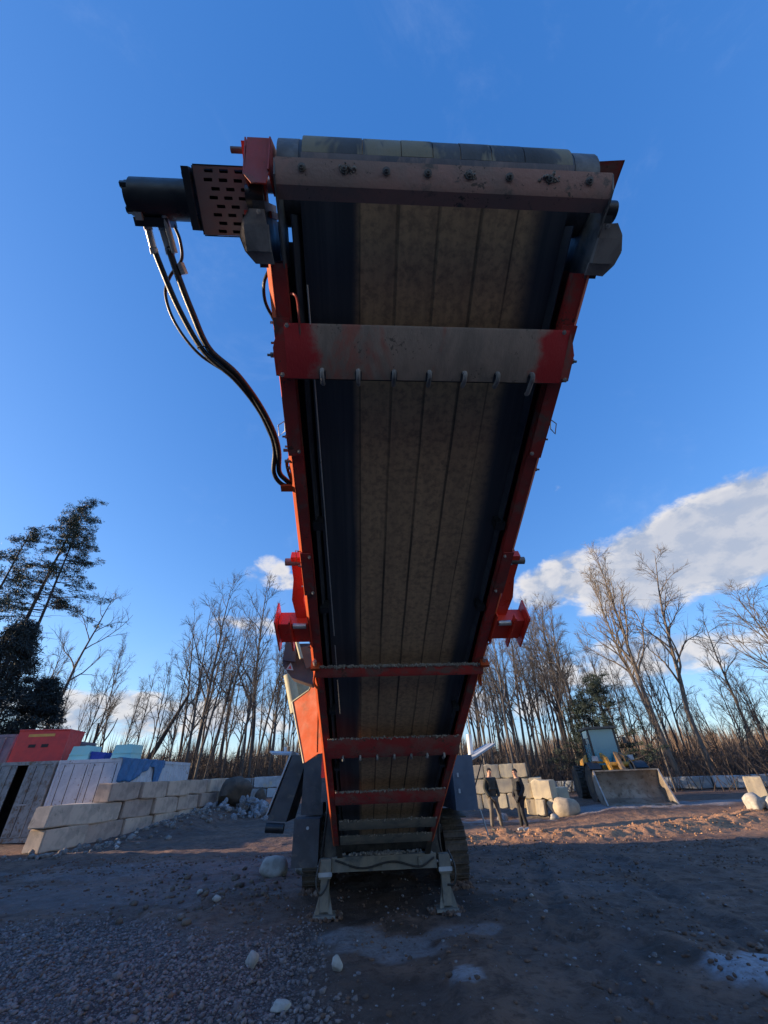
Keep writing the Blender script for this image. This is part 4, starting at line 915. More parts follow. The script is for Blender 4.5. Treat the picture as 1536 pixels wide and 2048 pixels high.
# ------------------------------------------------------------------ containers and what stands on them
def container(x0, x1, y0, y1, z0, h, m, label, gap=0.0, bars=True, ribs=(.30, .70), seed=0):
    xc = (x0 + x1) / 2; w = x1 - x0; L = y1 - y0
    t = empty('shipping_container', (xc, y0, z0), 0, label=label, cat='shipping container')
    fr = B(); p = .09
    for sx in (-1, 1):
        for yy in (0, L): box(fr, (sx * (w / 2 - p / 2), yy + (p / 2 if yy == 0 else -p / 2), h / 2), (p, p, h))
    obj('corner_post', fr, m, t, bevel=.006, kind='stuff')
    for zz, hh in ((h - .06, .12), (.07, .14)):
        b = B(); box(b, (0, .045, zz), (w - 2 * p - .004, .085, hh)); obj('end_rail', b, m, t, bevel=.005)
        for sx in (-1, 1): obj('side_rail', box(B(), (sx * (w / 2 - .04), L / 2, zz), (.075, L - 2 * p - .004, hh)), m, t)
    for sx in (-1, 1):
        b = B(); n = int((L - .2) / .28); prof = []
        for i in range(n):
            y = .1 + i * (L - .2) / n; d = (L - .2) / n
            prof += [(y, 0), (y + d * .35, 0), (y + d * .5, .034), (y + d * .85, .034)]
        prof.append((L - .1, 0))
        X0 = sx * (w / 2 - .012)
        a = [b.verts.new((X0 - sx * q[1], q[0], .14)) for q in prof]; c = [b.verts.new((X0 - sx * q[1], q[0], h - .12)) for q in prof]
        for i in range(len(prof) - 1): b.faces.new((a[i], a[i + 1], c[i + 1], c[i]))
        obj('corrugated_side', b, m, t, sm=0)
    obj('roof_sheet', box(B(), (0, L / 2, h - .02), (w - .16, L - .1, .02)), m, t)
    obj('rear_wall', box(B(), (0, L - .03, h / 2), (w - .2, .03, h - .26)), m, t)
    obj('inner_floor', box(B(), (0, L / 2, .15), (w - .18, L - .2, .03)), DARK, t)
    if gap: obj('interior_shade_sheet', box(B(), (0, 1.2, h / 2), (w - .18, .02, h - .3)), DARK, t)  # dark sheet set inside to give the open gap its shade
    lw = (w - 2 * p - gap) / 2 - .012
    for sx in (-1, 1):
        cx = sx * (gap / 2 + lw / 2 + .006)
        d = B(); hh = h - .28; box(d, (0, 0, 0), (lw, .035, hh))
        for fx in ribs:      # raised vertical bands between recessed seams
            box(d, (-lw / 2 + fx * lw, -.027, 0), (.045, .018, hh - .06))
        dr = obj('door', d, m, t, bevel=.004); dr.location = (cx, .03, h / 2 + .01)
        for fx in ribs[:-1] if len(ribs) > 2 else ribs: obj('door_seam', box(B(), (-lw / 2 + fx * lw + .04, -.0185, 0), (.022, .004, hh - .06)), DARK, dr)
        obj('door_seal', box(B(), (-sx * (lw / 2 + .003), -.004, 0), (.012, .03, hh)), DARK, dr)
        if bars:
            for k in (-.24, .24):
                obj('lock_bar', cyl(B(), (k * lw, -.045, -hh / 2), (k * lw, -.045, hh / 2), .014, 8), m, dr)
            obj('lock_handle', box(B(), (-sx * .15 * lw, -.06, -.15), (.35, .02, .04)), LIGHTGREY, dr)
        for z in (-.8, 0, .8): obj('hinge', box(B(), (sx * lw / 2, -.025, z), (.06, .03, .12)), m, dr)
    return t
container(-13.40, -10.86, 18.5, 24.9, .04, 2.53, CONTW, 'pale blue-white shipping container with ribbed double doors, behind the low end of the block wall', ribs=(.12, .45, .90, .99), bars=False)
container(-16.10, -13.52, 18.5, 24.6, .02, 2.55, CONTO, 'weathered grey shipping container with a dark gap between its doors at the left edge', gap=.42, ribs=(.3, .7))
container(-19.6, -17.05, 20.2, 26.0, 1.2, 2.55, mat('purple_grey_container', (.16, .15, .20), (.12, .11, .15), .6, scale=3), 'purple-grey container behind the red bin at the far left edge')
obj('earth_ramp', bx(B(), -20.5, -16.9, 19.8, 26.5, -.2, 1.2), mat('ramp_earth', (.10, .08, .065), rough=.95, bump=.4), kind='structure')
# red bin
rb = empty('red_bin', (-15.2, 19.5, 2.572), 0, label='big red steel bin with a yellow strip and two slots, standing on the grey container', cat='bin')
hb = B(); hexa(hb, [(-1.17, 0, 0), (1.10, 0, 0), (.62, 1.5, 0), (-1.17, 1.5, 0), (-1.17, 0, 1.24), (1.05, 0, 1.20), (.72, 1.5, 1.22), (-1.17, 1.5, 1.26)]); obj('bin_body', hb, REDP, rb, bevel=.05)
for x in (-.38, .18): obj('fork_slot', box(B(), (x, -.006, .62), (.30, .014, .12)), DARK, rb, bevel=.003)
obj('yellow_strip', box(B(), (-.12, -.006, 1.02), (1.15, .010, .10)), YSTRIP, rb)
obj('bin_rim', tube(B(), [(-1.17, -.01, 1.24), (1.05, -.01, 1.20), (.72, 1.5, 1.22)], .03, 8), REDP, rb)
def tote(x, lab):
    t = empty('plastic_tote', (x, 19.1, 2.572), 0, label=lab, cat='tote')
    b = B(); hexa(b, [(-.42, 0, 0), (.42, 0, 0), (.42, .8, 0), (-.42, .8, 0), (-.36, .03, .52), (.38, .03, .52), (.38, .78, .52), (-.36, .78, .52)]); obj('tote_body', b, TOTE, t, bevel=.06)
    obj('tote_rim', bx(B(), -.40, .42, -.02, .82, .20, .235), TOTE, t, bevel=.01)
    obj('tote_cap', cyl(B(), (.0, .4, .52), (0, .4, .56), .09, 14), TOTE, t)
tote(-13.12, 'pale cyan plastic tote on the white container, beside the red bin')
tote(-11.32, 'pale cyan plastic tote on the right corner of the white container, above the blue tarp')
cr = empty('blue_crate', (-12.36, 19.2, 2.572), 0, label='low dark blue crate between the two cyan totes', cat='crate')
obj('crate_body', hexa(B(), [(-.30, 0, 0), (.26, 0, 0), (.26, .5, 0), (-.30, .5, 0), (-.32, -.02, .32), (.30, -.02, .26), (.30, .52, .26), (-.32, .52, .32)]), BLUE, cr, bevel=.015)
obj('crate_lip', bx(B(), -.33, .31, -.03, -.005, .22, .27), BLUE, cr)
# tarp draped down the side
def tarp():
    b = B(); n, k = 60, 14; rows = []
    for i in range(n + 1):
        y = 18.45 + 3.6 * i / n; u = i / n
        drop = (.80 if u < .30 else .80 - (u - .30) * 1.6 if u < .62 else (.28 + .9 * max(0, 1 - abs((u - .84) / .13))) if u > .66 else .22)
        row = []
        for j in range(k + 1):
            v = j / k
            if j < 4: p = (-11.35 + .5 * j / 4, y, 2.60 + .02 * math.sin(y * 7 + j))
            else:
                q = (j - 4) / (k - 4)
                p = (-10.835 + .035 * math.sin(y * 11 + q * 2.5) * (q + .3) + .02, y + .03 * math.sin(q * 9 + y * 3), 2.585 - drop * q - .02 * math.sin(y * 17) * q)
            row.append(b.verts.new(p))
        rows.append(row)
    for a, c in zip(rows, rows[1:]):
        for j in range(k): b.faces.new((a[j], a[j + 1], c[j + 1], c[j]))
    return b
tp = obj('tarpaulin', tarp(), TARPM, sm=60, label='crumpled blue tarpaulin hanging over the side of the white container', cat='tarp')
md = tp.modifiers.new('thickness', 'SOLIDIFY'); md.thickness = .006

# ------------------------------------------------------------------ concrete block walls
BV = []
def block_meshes(m, n=5, L=1.0, W=1.0, Hh=1.0):
    out = []
    for k in range(n):
        b = B(); box(b, (0, 0, 0), (L, W, Hh))
        bmesh.ops.subdivide_edges(b, edges=[e for e in b.edges if e.calc_length() > .9 * L], cuts=3, use_grid_fill=True)
        rr = random.Random(k * 7 + int(L * 10))
        from mathutils import noise as mn
        for v in b.verts:
            v.co += Vector((rr.uniform(-1, 1), rr.uniform(-1, 1), rr.uniform(-1, 1))) * .018
            if abs(v.co.x) > L * .47 and abs(v.co.z) > Hh * .43 and rr.random() < .6: v.co = Vector((v.co.x * rr.uniform(.95, 1), v.co.y * rr.uniform(.88, 1), v.co.z * rr.uniform(.91, .99)))
        es = [e for e in b.edges if len(e.link_faces) == 2 and e.calc_face_angle(0) > .9]
        bmesh.ops.bevel(b, geom=es, offset=.028, segments=2, affect='EDGES', clamp_overlap=True)
        bmesh.ops.recalc_face_normals(b, faces=b.faces)
        me = bpy.data.meshes.new('block'); b.to_mesh(me); b.free(); me.materials.append(m)
        me.polygons.foreach_set('use_smooth', [True] * len(me.polygons)); me.set_sharp_from_angle(angle=R(30)); out.append(me)
    return out
BL = block_meshes(CONCR, 5, 1.76, .6, .585); BLP = block_meshes(CONCRP, 3, 1.0, .6, .52); BLG = block_meshes(CONCRB, 4, 1.76, .6, .62)
def put(me, parent, loc, rz, rx=0.0, ry=0.0, sc=None):
    o = bpy.data.objects.new('block', me); COL.objects.link(o); o.parent = parent; o.location = loc
    o.rotation_euler = (rx, ry, rz)
    if sc: o.scale = sc
    return o
wl_ = empty('block_wall', (0, 0, 0), 0, label='wall of big tan concrete blocks running back from the lower left past the containers', cat='block wall')
a0, a1 = Vector((-11.22, 14.75)), Vector((-9.75, 27.2)); dirw = (a1 - a0).normalized(); rzw = math.atan2(dirw.y, dirw.x)
rr = random.Random(3)
BLL = block_meshes(CONCR, 1, 3.45, .6, .585)
for c in range(3):
    d = (.75, .60, 3.05)[c]; first = True
    while d < 12.6:
        ln = 3.5 if (c == 1 and first) else 1.8
        mid = a0 + dirw * (d + ln / 2); z = c * .583 + .29 + max(0.0, H(mid.x + .4, mid.y) * .15 - .02)
        me_ = BLL[0] if ln > 3 else BL[rr.randrange(5)]; first = False
        put(me_, wl_, (mid.x + rr.uniform(-.05, .05), mid.y, z), rzw + rr.uniform(-.03, .03), rr.uniform(-.02, .02), rr.uniform(-.012, .012))
        d += ln + .035
def polywall(label, pts, courses, off, meshes, seed=1, zb=None):
    t = empty('block_wall', (0, 0, 0), 0, label=label, cat='block wall'); rr = random.Random(seed)
    for c in range(courses):
        for (ax, ay), (bx_, by) in zip(pts, pts[1:]):
            a, b = Vector((ax, ay)), Vector((bx_, by)); L = (b - a).length; n = max(1, int(L / 1.81)); dv = (b - a) / L
            for i in range(n):
                m_ = a + dv * ((i + .5 + (.5 if c % 2 else 0)) * L / n)
                put(meshes[rr.randrange(len(meshes))], t, (m_.x, m_.y + rr.uniform(-.05, .05), (zb if zb is not None else H(m_.x, m_.y)) + off + c * .62), math.atan2(dv.y, dv.x) + rr.uniform(-.02, .02), rr.uniform(-.02, .02), rr.uniform(-.02, .02), (L / n / 1.79, 1, 1))
    return t
polywall('long low wall of pale grey blocks across the back of the yard, left of the machine', [(-18, 31.5), (-3, 33.5), (4.5, 34)], 2, .18, BLG, 5)
polywall('long low barrier of bluish concrete blocks across the back behind the wheel loader', [(5.5, 36), (11, 35), (20, 30.5), (31, 27.5)], 1, .38, BLG, 9)
# block stack behind the two people
st = empty('block_stack', (0, 0, 0), 0, label='stack of old concrete blocks three high behind the two standing people', cat='block wall')
S0 = Vector((3.35, 21.4)); rs = R(-14); ds = Vector((math.cos(rs), math.sin(rs)))
for c, row in enumerate(([0, .5, 1.02, 1.54, 2.06, 2.58, 3.1], [.05, .95, 1.9, 2.55], [.0, .72, 1.4, 2.0])):
    for i, (q, q1) in enumerate(zip(row, row[1:] + [row[-1] + .55])):
        w = q1 - q; p = S0 + ds * (q + w / 2)
        put(BLP[(i + c) % 3], st, (p.x, p.y, .62 + c * .53 + (.0 if c else 0)), rs + rr.uniform(-.05, .05), 0, rr.uniform(-.01, .01), (w * .97, 1, 1))
st2 = empty('block_stack', (0, 0, 0), 0, label='two-high run of grey blocks beside the pale yellow block', cat='block wall')
for (x, y, z, w) in ((5.72, 20.55, .42, .5), (5.62, 20.6, .96, .6), (7.2, 21.6, .75, .9)): put(BLP[1], st2, (x, y, z), R(-10), 0, 0, (w, 1, 1))
def tagged(o, **kw): o.parent = None; return tag(o, **kw)
yb = put(BLP[0], None, (6.22, 20.15, 1.00), R(-38), 0, 0, (.80, 1.2, 1.22)); yb.name = 'concrete_block'
tag(yb, 'pale yellow concrete block in the sun on top of two tilted slabs', 'concrete block')
for k, (x, y, rx, w) in enumerate(((5.90, 19.95, .10, .34), (6.42, 19.9, -.5, .30))):
    o = put(BLP[2], None, (x, y, .42), R(-30), 0, rx, (w, .9, 1.0)); o.name = 'concrete_slab'
    tag(o, ('upright broken slab under the left of the pale yellow block', 'tilted broken slab under the right of the pale yellow block')[k], 'slab')
rock('pale_boulder', 6.75, 19.6, (.52, .42, .42), 31, mat('sandy_boulder', (.40, .33, .24), (.3, .25, .19), .9, scale=4, bump=.5, bscale=14), 'rounded sandy boulder between the pale yellow block and the bucket', 'boulder', .55)
rock('stone', 6.1, 19.2, (.22, .16, .12), 32, STONE, 'pale stone low in front of the sandy boulder', 'stone', .5)
rock('stone', 4.4, 20.4, (.25, .2, .16), 33, GREYROCK, 'bluish rock at the foot of the block stack behind the people', 'stone', .5)
pl = put(BLP[1], None, (12.85, 17.4, .88), R(-32), 0, .04, (.50, 1.0, 1.35)); pl.name = 'concrete_block'
tag(pl, 'pale broken concrete block at the right edge of the picture', 'concrete block')
rock('stone', 12.3, 17.0, (.36, .3, .30), 35, STONE, 'pale crumbled stone under the block at the right edge', 'stone', .6)
rock('stone', 12.75, 16.8, (.30, .22, .22), 36, STONE, 'lumpy stone beside the crumbled one at the right edge', 'stone', .6)
# rubble heap by the left wall
rock('brown_boulder', -8.55, 25.6, (.98, .75, .72), 41, BROWNROCK, 'large brown boulder leaning in the rubble heap by the left wall', 'boulder', .75)
rock('brown_boulder', -7.3, 26.3, (.34, .3, .62), 42, BROWNROCK, 'upright brown rock right of the large brown boulder', 'boulder', .7)
rh = empty('rubble_heap', (-7.4, 25.0, 0), 0, label='heap of bluish grey broken rubble between the left wall and the machine', cat='rubble')
RM = []
for k in range(5):
    b = rockmesh(B(), (0, 0, 0), (1, .8, .7), 60 + k, sub=2, rough=.3, flat=12); bmesh.ops.recalc_face_normals(b, faces=b.faces)
    me = bpy.data.meshes.new('chunk'); b.to_mesh(me); b.free(); me.materials.append(GREYROCK); RM.append(me)
for k in range(110):
    x = rr.gauss(0, 1.25); y = rr.gauss(0, .9); s = rr.uniform(.07, .30); top = max(0, .75 - math.hypot(x / 2.2, y / 1.5) * .75)
    o = bpy.data.objects.new('chunk', RM[k % 5]); COL.objects.link(o); o.parent = rh
    o.location = (x, y, H(-7.4 + x, 25 + y) + rr.uniform(.0, 1) * top + s * .2); o.scale = (s, s * rr.uniform(.6, 1), s * rr.uniform(.6, 1)); o.rotation_euler = (rr.uniform(0, 6), rr.uniform(0, 6), rr.uniform(0, 6))

# ------------------------------------------------------------------ wheel loader
LD = empty('wheel_loader', (10.45, 22.3, H(10.45, 22.3) - .02), R(-8.5), label='yellow wheel loader with a wide worn bucket resting on the ground', cat='wheel loader')
def lp(name, bm, m, par=None, **kw): return obj(name, bm, m, par or LD, **kw)
prof = [(-2.55, .03), (-1.75, .05), (-1.45, .22), (-1.34, .55), (-1.42, .95), (-1.62, 1.20), (-1.72, 1.22)]
BXL, BXR = -1.50, 1.10
bk = lp('bucket', strip_x(B(), prof, BXL, BXR, .03), BUCKETM, sm=40)
for sx, x in ((-1, BXL - .015), (1, BXR + .015)):
    sp = B(); slab(sp, [(x, q[0], q[1]) for q in prof] + [(x, -2.15, .62), (x, -2.5, .10)], .03); lp('bucket_side', sp, BUCKETM, bk)
    lp('bucket_side_edge', slab(B(), [(x - .02, -2.62, .03), (x + .035, -2.62, .03), (x + .035, -2.16, .62), (x + .035, -1.74, 1.22), (x - .02, -1.74, 1.22), (x - .02, -2.16, .62)], .03), EDGEST, bk)
lp('cutting_edge', bx(B(), BXL, BXR, -2.68, -2.50, .0, .028), EDGEST, bk, bevel=.005)
lp('bucket_lip', bx(B(), BXL, BXR, -1.76, -1.68, 1.20, 1.25), BUCKETM, bk, bevel=.008)
for k in range(7):
    x = BXL + .18 + k * (BXR - BXL - .36) / 6; lp('bucket_tooth', hexa(B(), [(x - .05, -2.80, .0), (x + .05, -2.80, .0), (x + .07, -2.62, .0), (x - .07, -2.62, .0), (x - .04, -2.80, .02), (x + .04, -2.80, .02), (x + .07, -2.62, .06), (x - .07, -2.62, .06)]), EDGEST, bk)
for sx in (-1, 1):
    a = B(); x = sx * .42; pts = [(-1.35, .45), (-1.2, .75), (-.4, 1.75), (.35, 1.95), (.45, 1.75), (-.25, 1.5), (-.9, .6), (-1.3, .3)]
    lp('lift_arm', prism_x(a, pts, x - .05, x + .05), YELLOW if sx < 0 else mat('dark_arm_paint', (.22, .13, .05), (.08, .07, .06), .6), bevel=.01)  # right arm gets a darker brown than the left
    lp('lift_ram', cyl(cyl(B(), (sx * .28, .25, 1.05), (sx * .38, -.35, 1.25), .06, 12), (sx * .38, -.35, 1.25), (sx * .40, -.7, 1.30), .035, 12), STEEL)
lp('arm_crosstube', cyl(B(), (-.42, -.55, 1.45), (.42, -.55, 1.45), .10, 14), YELLOW)
lp('tilt_lever', prism_x(B(), [(-.85, 1.55), (-.5, 1.95), (-.40, 1.9), (-.55, 1.4), (-1.25, .95), (-1.35, 1.05)], -.07, .07), MATS['dark_arm_paint'], bevel=.01)
lp('front_frame', bx(B(), -.36, .36, -.25, 1.25, .55, 1.45), YELLOW, bevel=.03)
lp('headlight_bar', bx(B(), -.95, -.42, .12, .22, 1.52, 1.60), YELLOW, bevel=.006); lp('headlight_bar', bx(B(), .42, .95, .12, .22, 1.52, 1.60), YELLOW, bevel=.006)
for sx in (-1, 1): lp('headlight', box(B(), (sx * .80, .10, 1.72), (.24, .10, .20)), LIGHTGREY, bevel=.02)
def wheel(x, y, lab='wheel'):
    w = lp('wheel', cyl(B(), (x - .24, y, .72), (x + .24, y, .72), .72, 36), TYRE, bevel=.07)
    lp('rim', cyl(B(), (x - .25, y, .72), (x + .25, y, .72), .36, 24), mat('dark_rim', (.10, .075, .04), (.05, .045, .04), .8), w, bevel=.01)  # rim in a dark brown instead of the body yellow
    tr = B()
    for i in range(22):
        a = i * 2 * math.pi / 22
        for s in (-1, 1):
            box(tr, (x + s * .13, y + .735 * math.cos(a + s * .07), .72 + .735 * math.sin(a + s * .07)), (.23, .09, .06), Matrix.Rotation(a - math.pi / 2, 3, 'X'))
    lp('tread', tr, TYRE, w, kind='stuff')
    for s in (-1,): pass
for x in (-1.02, 1.02):
    wheel(x, .2); wheel(x, 3.0)
    lp('fender', strip_x(B(), [(.2 + .86 * math.cos(t), .72 + .86 * math.sin(t)) for t in np.linspace(.5, 2.4, 8)], x - .26, x + .26, .03), BLACKP)
cabm = BLACKP
cb_ = lp('cab', bx(B(), -.60, .60, .85, 2.0, 1.30, 1.62), BLACKP, bevel=.02)
for x in (-.62, .62):
    for (ya, yb_) in ((.80, .62 + .15), (2.0, 2.0)):
        lp('cab_pillar', hexa(B(), [(x - .045, ya, 1.6), (x + .045, ya, 1.6), (x + .045, ya + .08, 1.6), (x - .045, ya + .08, 1.6), (x - .045, yb_, 2.98), (x + .045, yb_, 2.98), (x + .045, yb_ + .08, 2.98), (x - .045, yb_ + .08, 2.98)]), BLACKP, cb_)
lp('cab_roof', bx(B(), -.72, .72, .60, 2.15, 2.99, 3.10), mat('cab_roof_paint', (.12, .105, .085), rough=.6), cb_, bevel=.03)
lp('windscreen', slab(B(), [(-.57, .83, 1.45), (.57, .83, 1.45), (.57, .80, 2.97), (-.57, .80, 2.97)], .012), CABGLASS, cb_, sm=0)
lp('windscreen_wiper', tube(B(), [(.1, .80, 1.5), (.35, .79, 2.0)], .012, 6), BLACKP, cb_)
for x in (-.625, .625): lp('side_window', bx(B(), x - .006, x + .006, .93, 1.97, 1.63, 2.96), CABGLASS, cb_, sm=0)
lp('rear_window', bx(B(), -.57, .57, 2.03, 2.045, 1.9, 2.96), CABGLASS, cb_, sm=0)
lp('dashboard', bx(B(), -.5, .5, 1.05, 1.25, 1.62, 1.85), BLACKP, cb_, bevel=.02); lp('seat', bx(B(), -.28, .28, 1.5, 1.95, 1.62, 2.25), BLACKP, cb_, bevel=.04)
lp('engine_hood', hexa(B(), [(-.75, 2.05, 1.1), (.75, 2.05, 1.1), (.70, 4.0, 1.1), (-.70, 4.0, 1.1), (-.7, 2.05, 1.95), (.7, 2.05, 1.95), (.6, 4.0, 1.7), (-.6, 4.0, 1.7)]), YELLOW, bevel=.05)
lp('exhaust_stack', cyl(B(), (.4, 2.6, 1.8), (.4, 2.6, 2.6), .05, 12), BLACKP)
lp('ladder', bx(B(), -.98, -.64, 1.0, 1.7, .55, 1.25), BLACKP, bevel=.02)
for sx in (-1, 1):
    mm = lp('mirror', box(B(), (sx * .95, .62, 2.45), (.16, .05, .28)), BLACKP, bevel=.02); lp('mirror_arm', cyl(B(), (sx * .64, .85, 2.6), (sx * .92, .64, 2.55), .015, 8), BLACKP, mm)
lp('quick_coupler', bx(B(), -.55, .55, -1.33, -1.22, .35, 1.15), mat('coupler_grey', (.16, .15, .14), rough=.6), bevel=.02)
lp('hose_bundle', tube(B(), catmull([(.25, .1, 1.5), (.45, -.4, 1.75), (.5, -.9, 1.45), (.4, -1.2, 1.0)], 5), .03, 8), RUBBER)

# ------------------------------------------------------------------ people
def skin(name, J, E, rad, m, parent, sub=2, root=0):
    me = bpy.data.meshes.new(name); me.from_pydata([Vector(j) for j in J], E, []); me.materials.append(m)
    o = bpy.data.objects.new(name, me); COL.objects.link(o); o.parent = parent
    sk = o.modifiers.new('skin', 'SKIN'); sk.use_smooth_shade = True
    if not me.skin_vertices: bpy.context.view_layer.update()
    lay = me.skin_vertices[0].data
    for i, r in enumerate(rad):
        lay[i].radius = (r, r) if not isinstance(r, tuple) else r
        lay[i].use_root = (i == root)
    sb_ = o.modifiers.new('subdivision', 'SUBSURF'); sb_.levels = sub; sb_.render_levels = sub
    return o
def person(x, y, face, label, coat, legs, shoe, stance, headturn=0.0, coatlen=.86, lean=0.0):
    p = empty('person', (x, y, H(x, y) - .01), face, label=label, cat='person')     # faces local -y
    s = stance
    hip = .095
    LJ = {}
    pel = (0, .01, .95)
    legsJ = [pel]; legsE = []; legR = [(.135, .115)]
    for sx in (-1, 1):
        kx, ax_, ky, ay_ = s[sx]
        i = len(legsJ)
        legsJ += [(sx * hip, .01, .86), (kx, ky, .50), (ax_, ay_ + .01, .11)]; legR += [.088, .062, .05]
        legsE += [(0, i), (i, i + 1), (i + 1, i + 2)]
    torso = [(0, .01, .95), (0, .02, 1.12), (0, .015, 1.30), (0, .02, 1.43), (0, .01, 1.50), (0, -.01, 1.57), (0, -.02, 1.655), (0, -.015, 1.69)]
    tR = [(.14, .11), (.14, .11), (.165, .115), (.13, .095), .055, (.066, .078), (.076, .092), (.06, .07)]
    J = list(torso); E_ = [(i, i + 1) for i in range(7)]; Rr = list(tR)
    arms = []
    for sx in (-1, 1):
        a = [(sx * .175, .02, 1.42), (sx * .245, .05, 1.16), (sx * .215, -.07, .98), (sx * .16, -.11, .93)]; ar = [.062, .052, .043, .035]
        i = len(J); J += a; Rr += [r * .86 for r in ar]; E_ += [(3, i), (i, i + 1), (i + 1, i + 2), (i + 2, i + 3)]; arms.append((a, ar))
    off = len(J)
    bj = J + legsJ[1:]; be = list(E_)
    for (a, b) in legsE: be.append((0 if a == 0 else a + off - 1, b + off - 1))
    br_ = [tuple(v * .86 for v in r) if isinstance(r, tuple) else r * .9 for r in Rr[:4]] + Rr[4:] + [r * .82 for r in legR[1:]]
    body = skin('body', bj, be, br_, SKIN, p)
    jk = [(0, .01, coatlen), (0, .01, .98)] + torso[1:4] + [(0, .015, 1.475)]; jr = [(.168, .13), (.165, .13), (.158, .125), (.185, .135), (.15, .115), .075]
    jE = [(i, i + 1) for i in range(5)]
    for a, ar in arms:
        i = len(jk); jk += a; jr += [.08, .068, .062, .055]; jE += [(4, i), (i, i + 1), (i + 1, i + 2), (i + 2, i + 3)]
    skin('jacket', jk, jE, jr, coat, p, root=1)
    skin('trousers', legsJ, legsE, [(.145, .125), .098, .074, .064, .098, .074, .064], legs, p)
    for sx in (-1, 1):
        kx, ax_, ky, ay_ = s[sx]
        skin('shoe', [(ax_, ay_ + .05, .06), (ax_ * 1.03, ay_ - .06, .055), (ax_ * 1.08, ay_ - .17, .04)], [(0, 1), (1, 2)], [.048, .046, .036], shoe, p)
    hd_ = empty('head_features', (0, -.015, 1.64), headturn); hd_.parent = p
    bpy.data.objects.remove(hd_)
    ct, st_ = math.cos(headturn), math.sin(headturn)
    Mh = Matrix.Translation((0, -.015, 1.64)) @ Matrix.Rotation(headturn, 4, 'Z')
    hb_ = B(); bmesh.ops.create_uvsphere(hb_, u_segments=20, v_segments=12, radius=1)
    for v in list(hb_.verts):
        if v.co.z < -.35 or (v.co.y < -.35 and v.co.z < .45): hb_.verts.remove(v)
    for v in hb_.verts: v.co = Vector((v.co.x * .086, v.co.y * .103 + .006, v.co.z * .10 + .018))
    obj('hair', hb_, HAIR, p, Mh, sm=60)
    nb = B(); bmesh.ops.create_icosphere(nb, subdivisions=2, radius=.014, matrix=Matrix.Translation((0, -.103, -.008)) @ Matrix.Diagonal((.8, 1.2, 1.5, 1)))
    obj('nose', nb, SKIN, p, Mh)
    for sx in (-1, 1):
        e = B(); bmesh.ops.create_icosphere(e, subdivisions=2, radius=.02, matrix=Matrix.Translation((sx * .082, .0, .0)) @ Matrix.Diagonal((.4, .9, 1.4, 1))); obj('ear', e, SKIN, p, Mh)
        e = B(); bmesh.ops.create_icosphere(e, subdivisions=2, radius=.009, matrix=Matrix.Translation((sx * .03, -.094, .014))); obj('eye', e, HAIR, p, Mh)
    mo_ = B(); box(mo_, (0, -.097, -.048), (.042, .008, .008)); obj('mouth', mo_, mat('lips', (.3, .12, .1), bump=0), p, Mh)
    return p
person(3.36, 16.75, R(22), 'person in a dark olive jacket and beige trousers, facing the camera beside the machine', JACKET, KHAKI, mat('dark_shoe', (.04, .035, .03)), {-1: (-.14, -.17, -.03, .0), 1: (.15, .22, -.02, .02)}, coatlen=.80)
person(4.33, 17.0, R(-68), 'person in a long black coat and black trousers, turned sideways towards the other', JACKETB, JACKETB, SHOEW, {-1: (-.08, -.10, -.02, -.04), 1: (.08, .09, -.04, .05)}, headturn=R(0), coatlen=.74)
# ------------------------------------------------------------------ trees
class TB:
    """collects thin tapering tubes fast"""
    def __init__(s): s.v = []; s.f = []; s.n = 0
    def tube(s, P, r0, r1, sides):
        P = np.asarray(P); k = len(P)
        d = np.gradient(P, axis=0); d /= np.linalg.norm(d, axis=1)[:, None] + 1e-9
        ref = np.array([0.37, 0.21, 0.0]) if abs(d[0, 2]) > .8 else np.array([0, 0, 1.0])
        u = np.cross(d, ref); u /= np.linalg.norm(u, axis=1)[:, None] + 1e-9
        w = np.cross(d, u); r = np.linspace(r0, r1, k)[:, None, None]
        a = np.arange(sides) * 2 * np.pi / sides
        ring = P[:, None, :] + r * (u[:, None, :] * np.cos(a)[None, :, None] + w[:, None, :] * np.sin(a)[None, :, None])
        s.v.append(ring.reshape(-1, 3))
        i = np.arange(k - 1)[:, None] * sides; j = np.arange(sides)[None, :]; j2 = (j + 1) % sides
        s.f.append((np.stack([i + j, i + j2, i + sides + j2, i + sides + j], -1).reshape(-1, 4)) + s.n)
        s.n += k * sides
    def mesh(s, name, m):
        me = mesh_np(name, np.concatenate(s.v), np.concatenate(s.f)); me.materials.append(m)
        me.polygons.foreach_set('use_smooth', [True] * len(me.polygons)); return me
def grow(rg, p, d, L, k, wander, up):
    P = [p]; st = L / k
    for _ in range(k):
        d = d + rg.normal(0, wander, 3); d[2] += up; d = d / np.linalg.norm(d); p = p + d * st; P.append(p)
    return np.array(P), d
def perp(rg, d, ang):
    v = rg.normal(0, 1, 3); v -= d * v.dot(d); v /= np.linalg.norm(v)
    return d * math.cos(ang) + v * math.sin(ang)
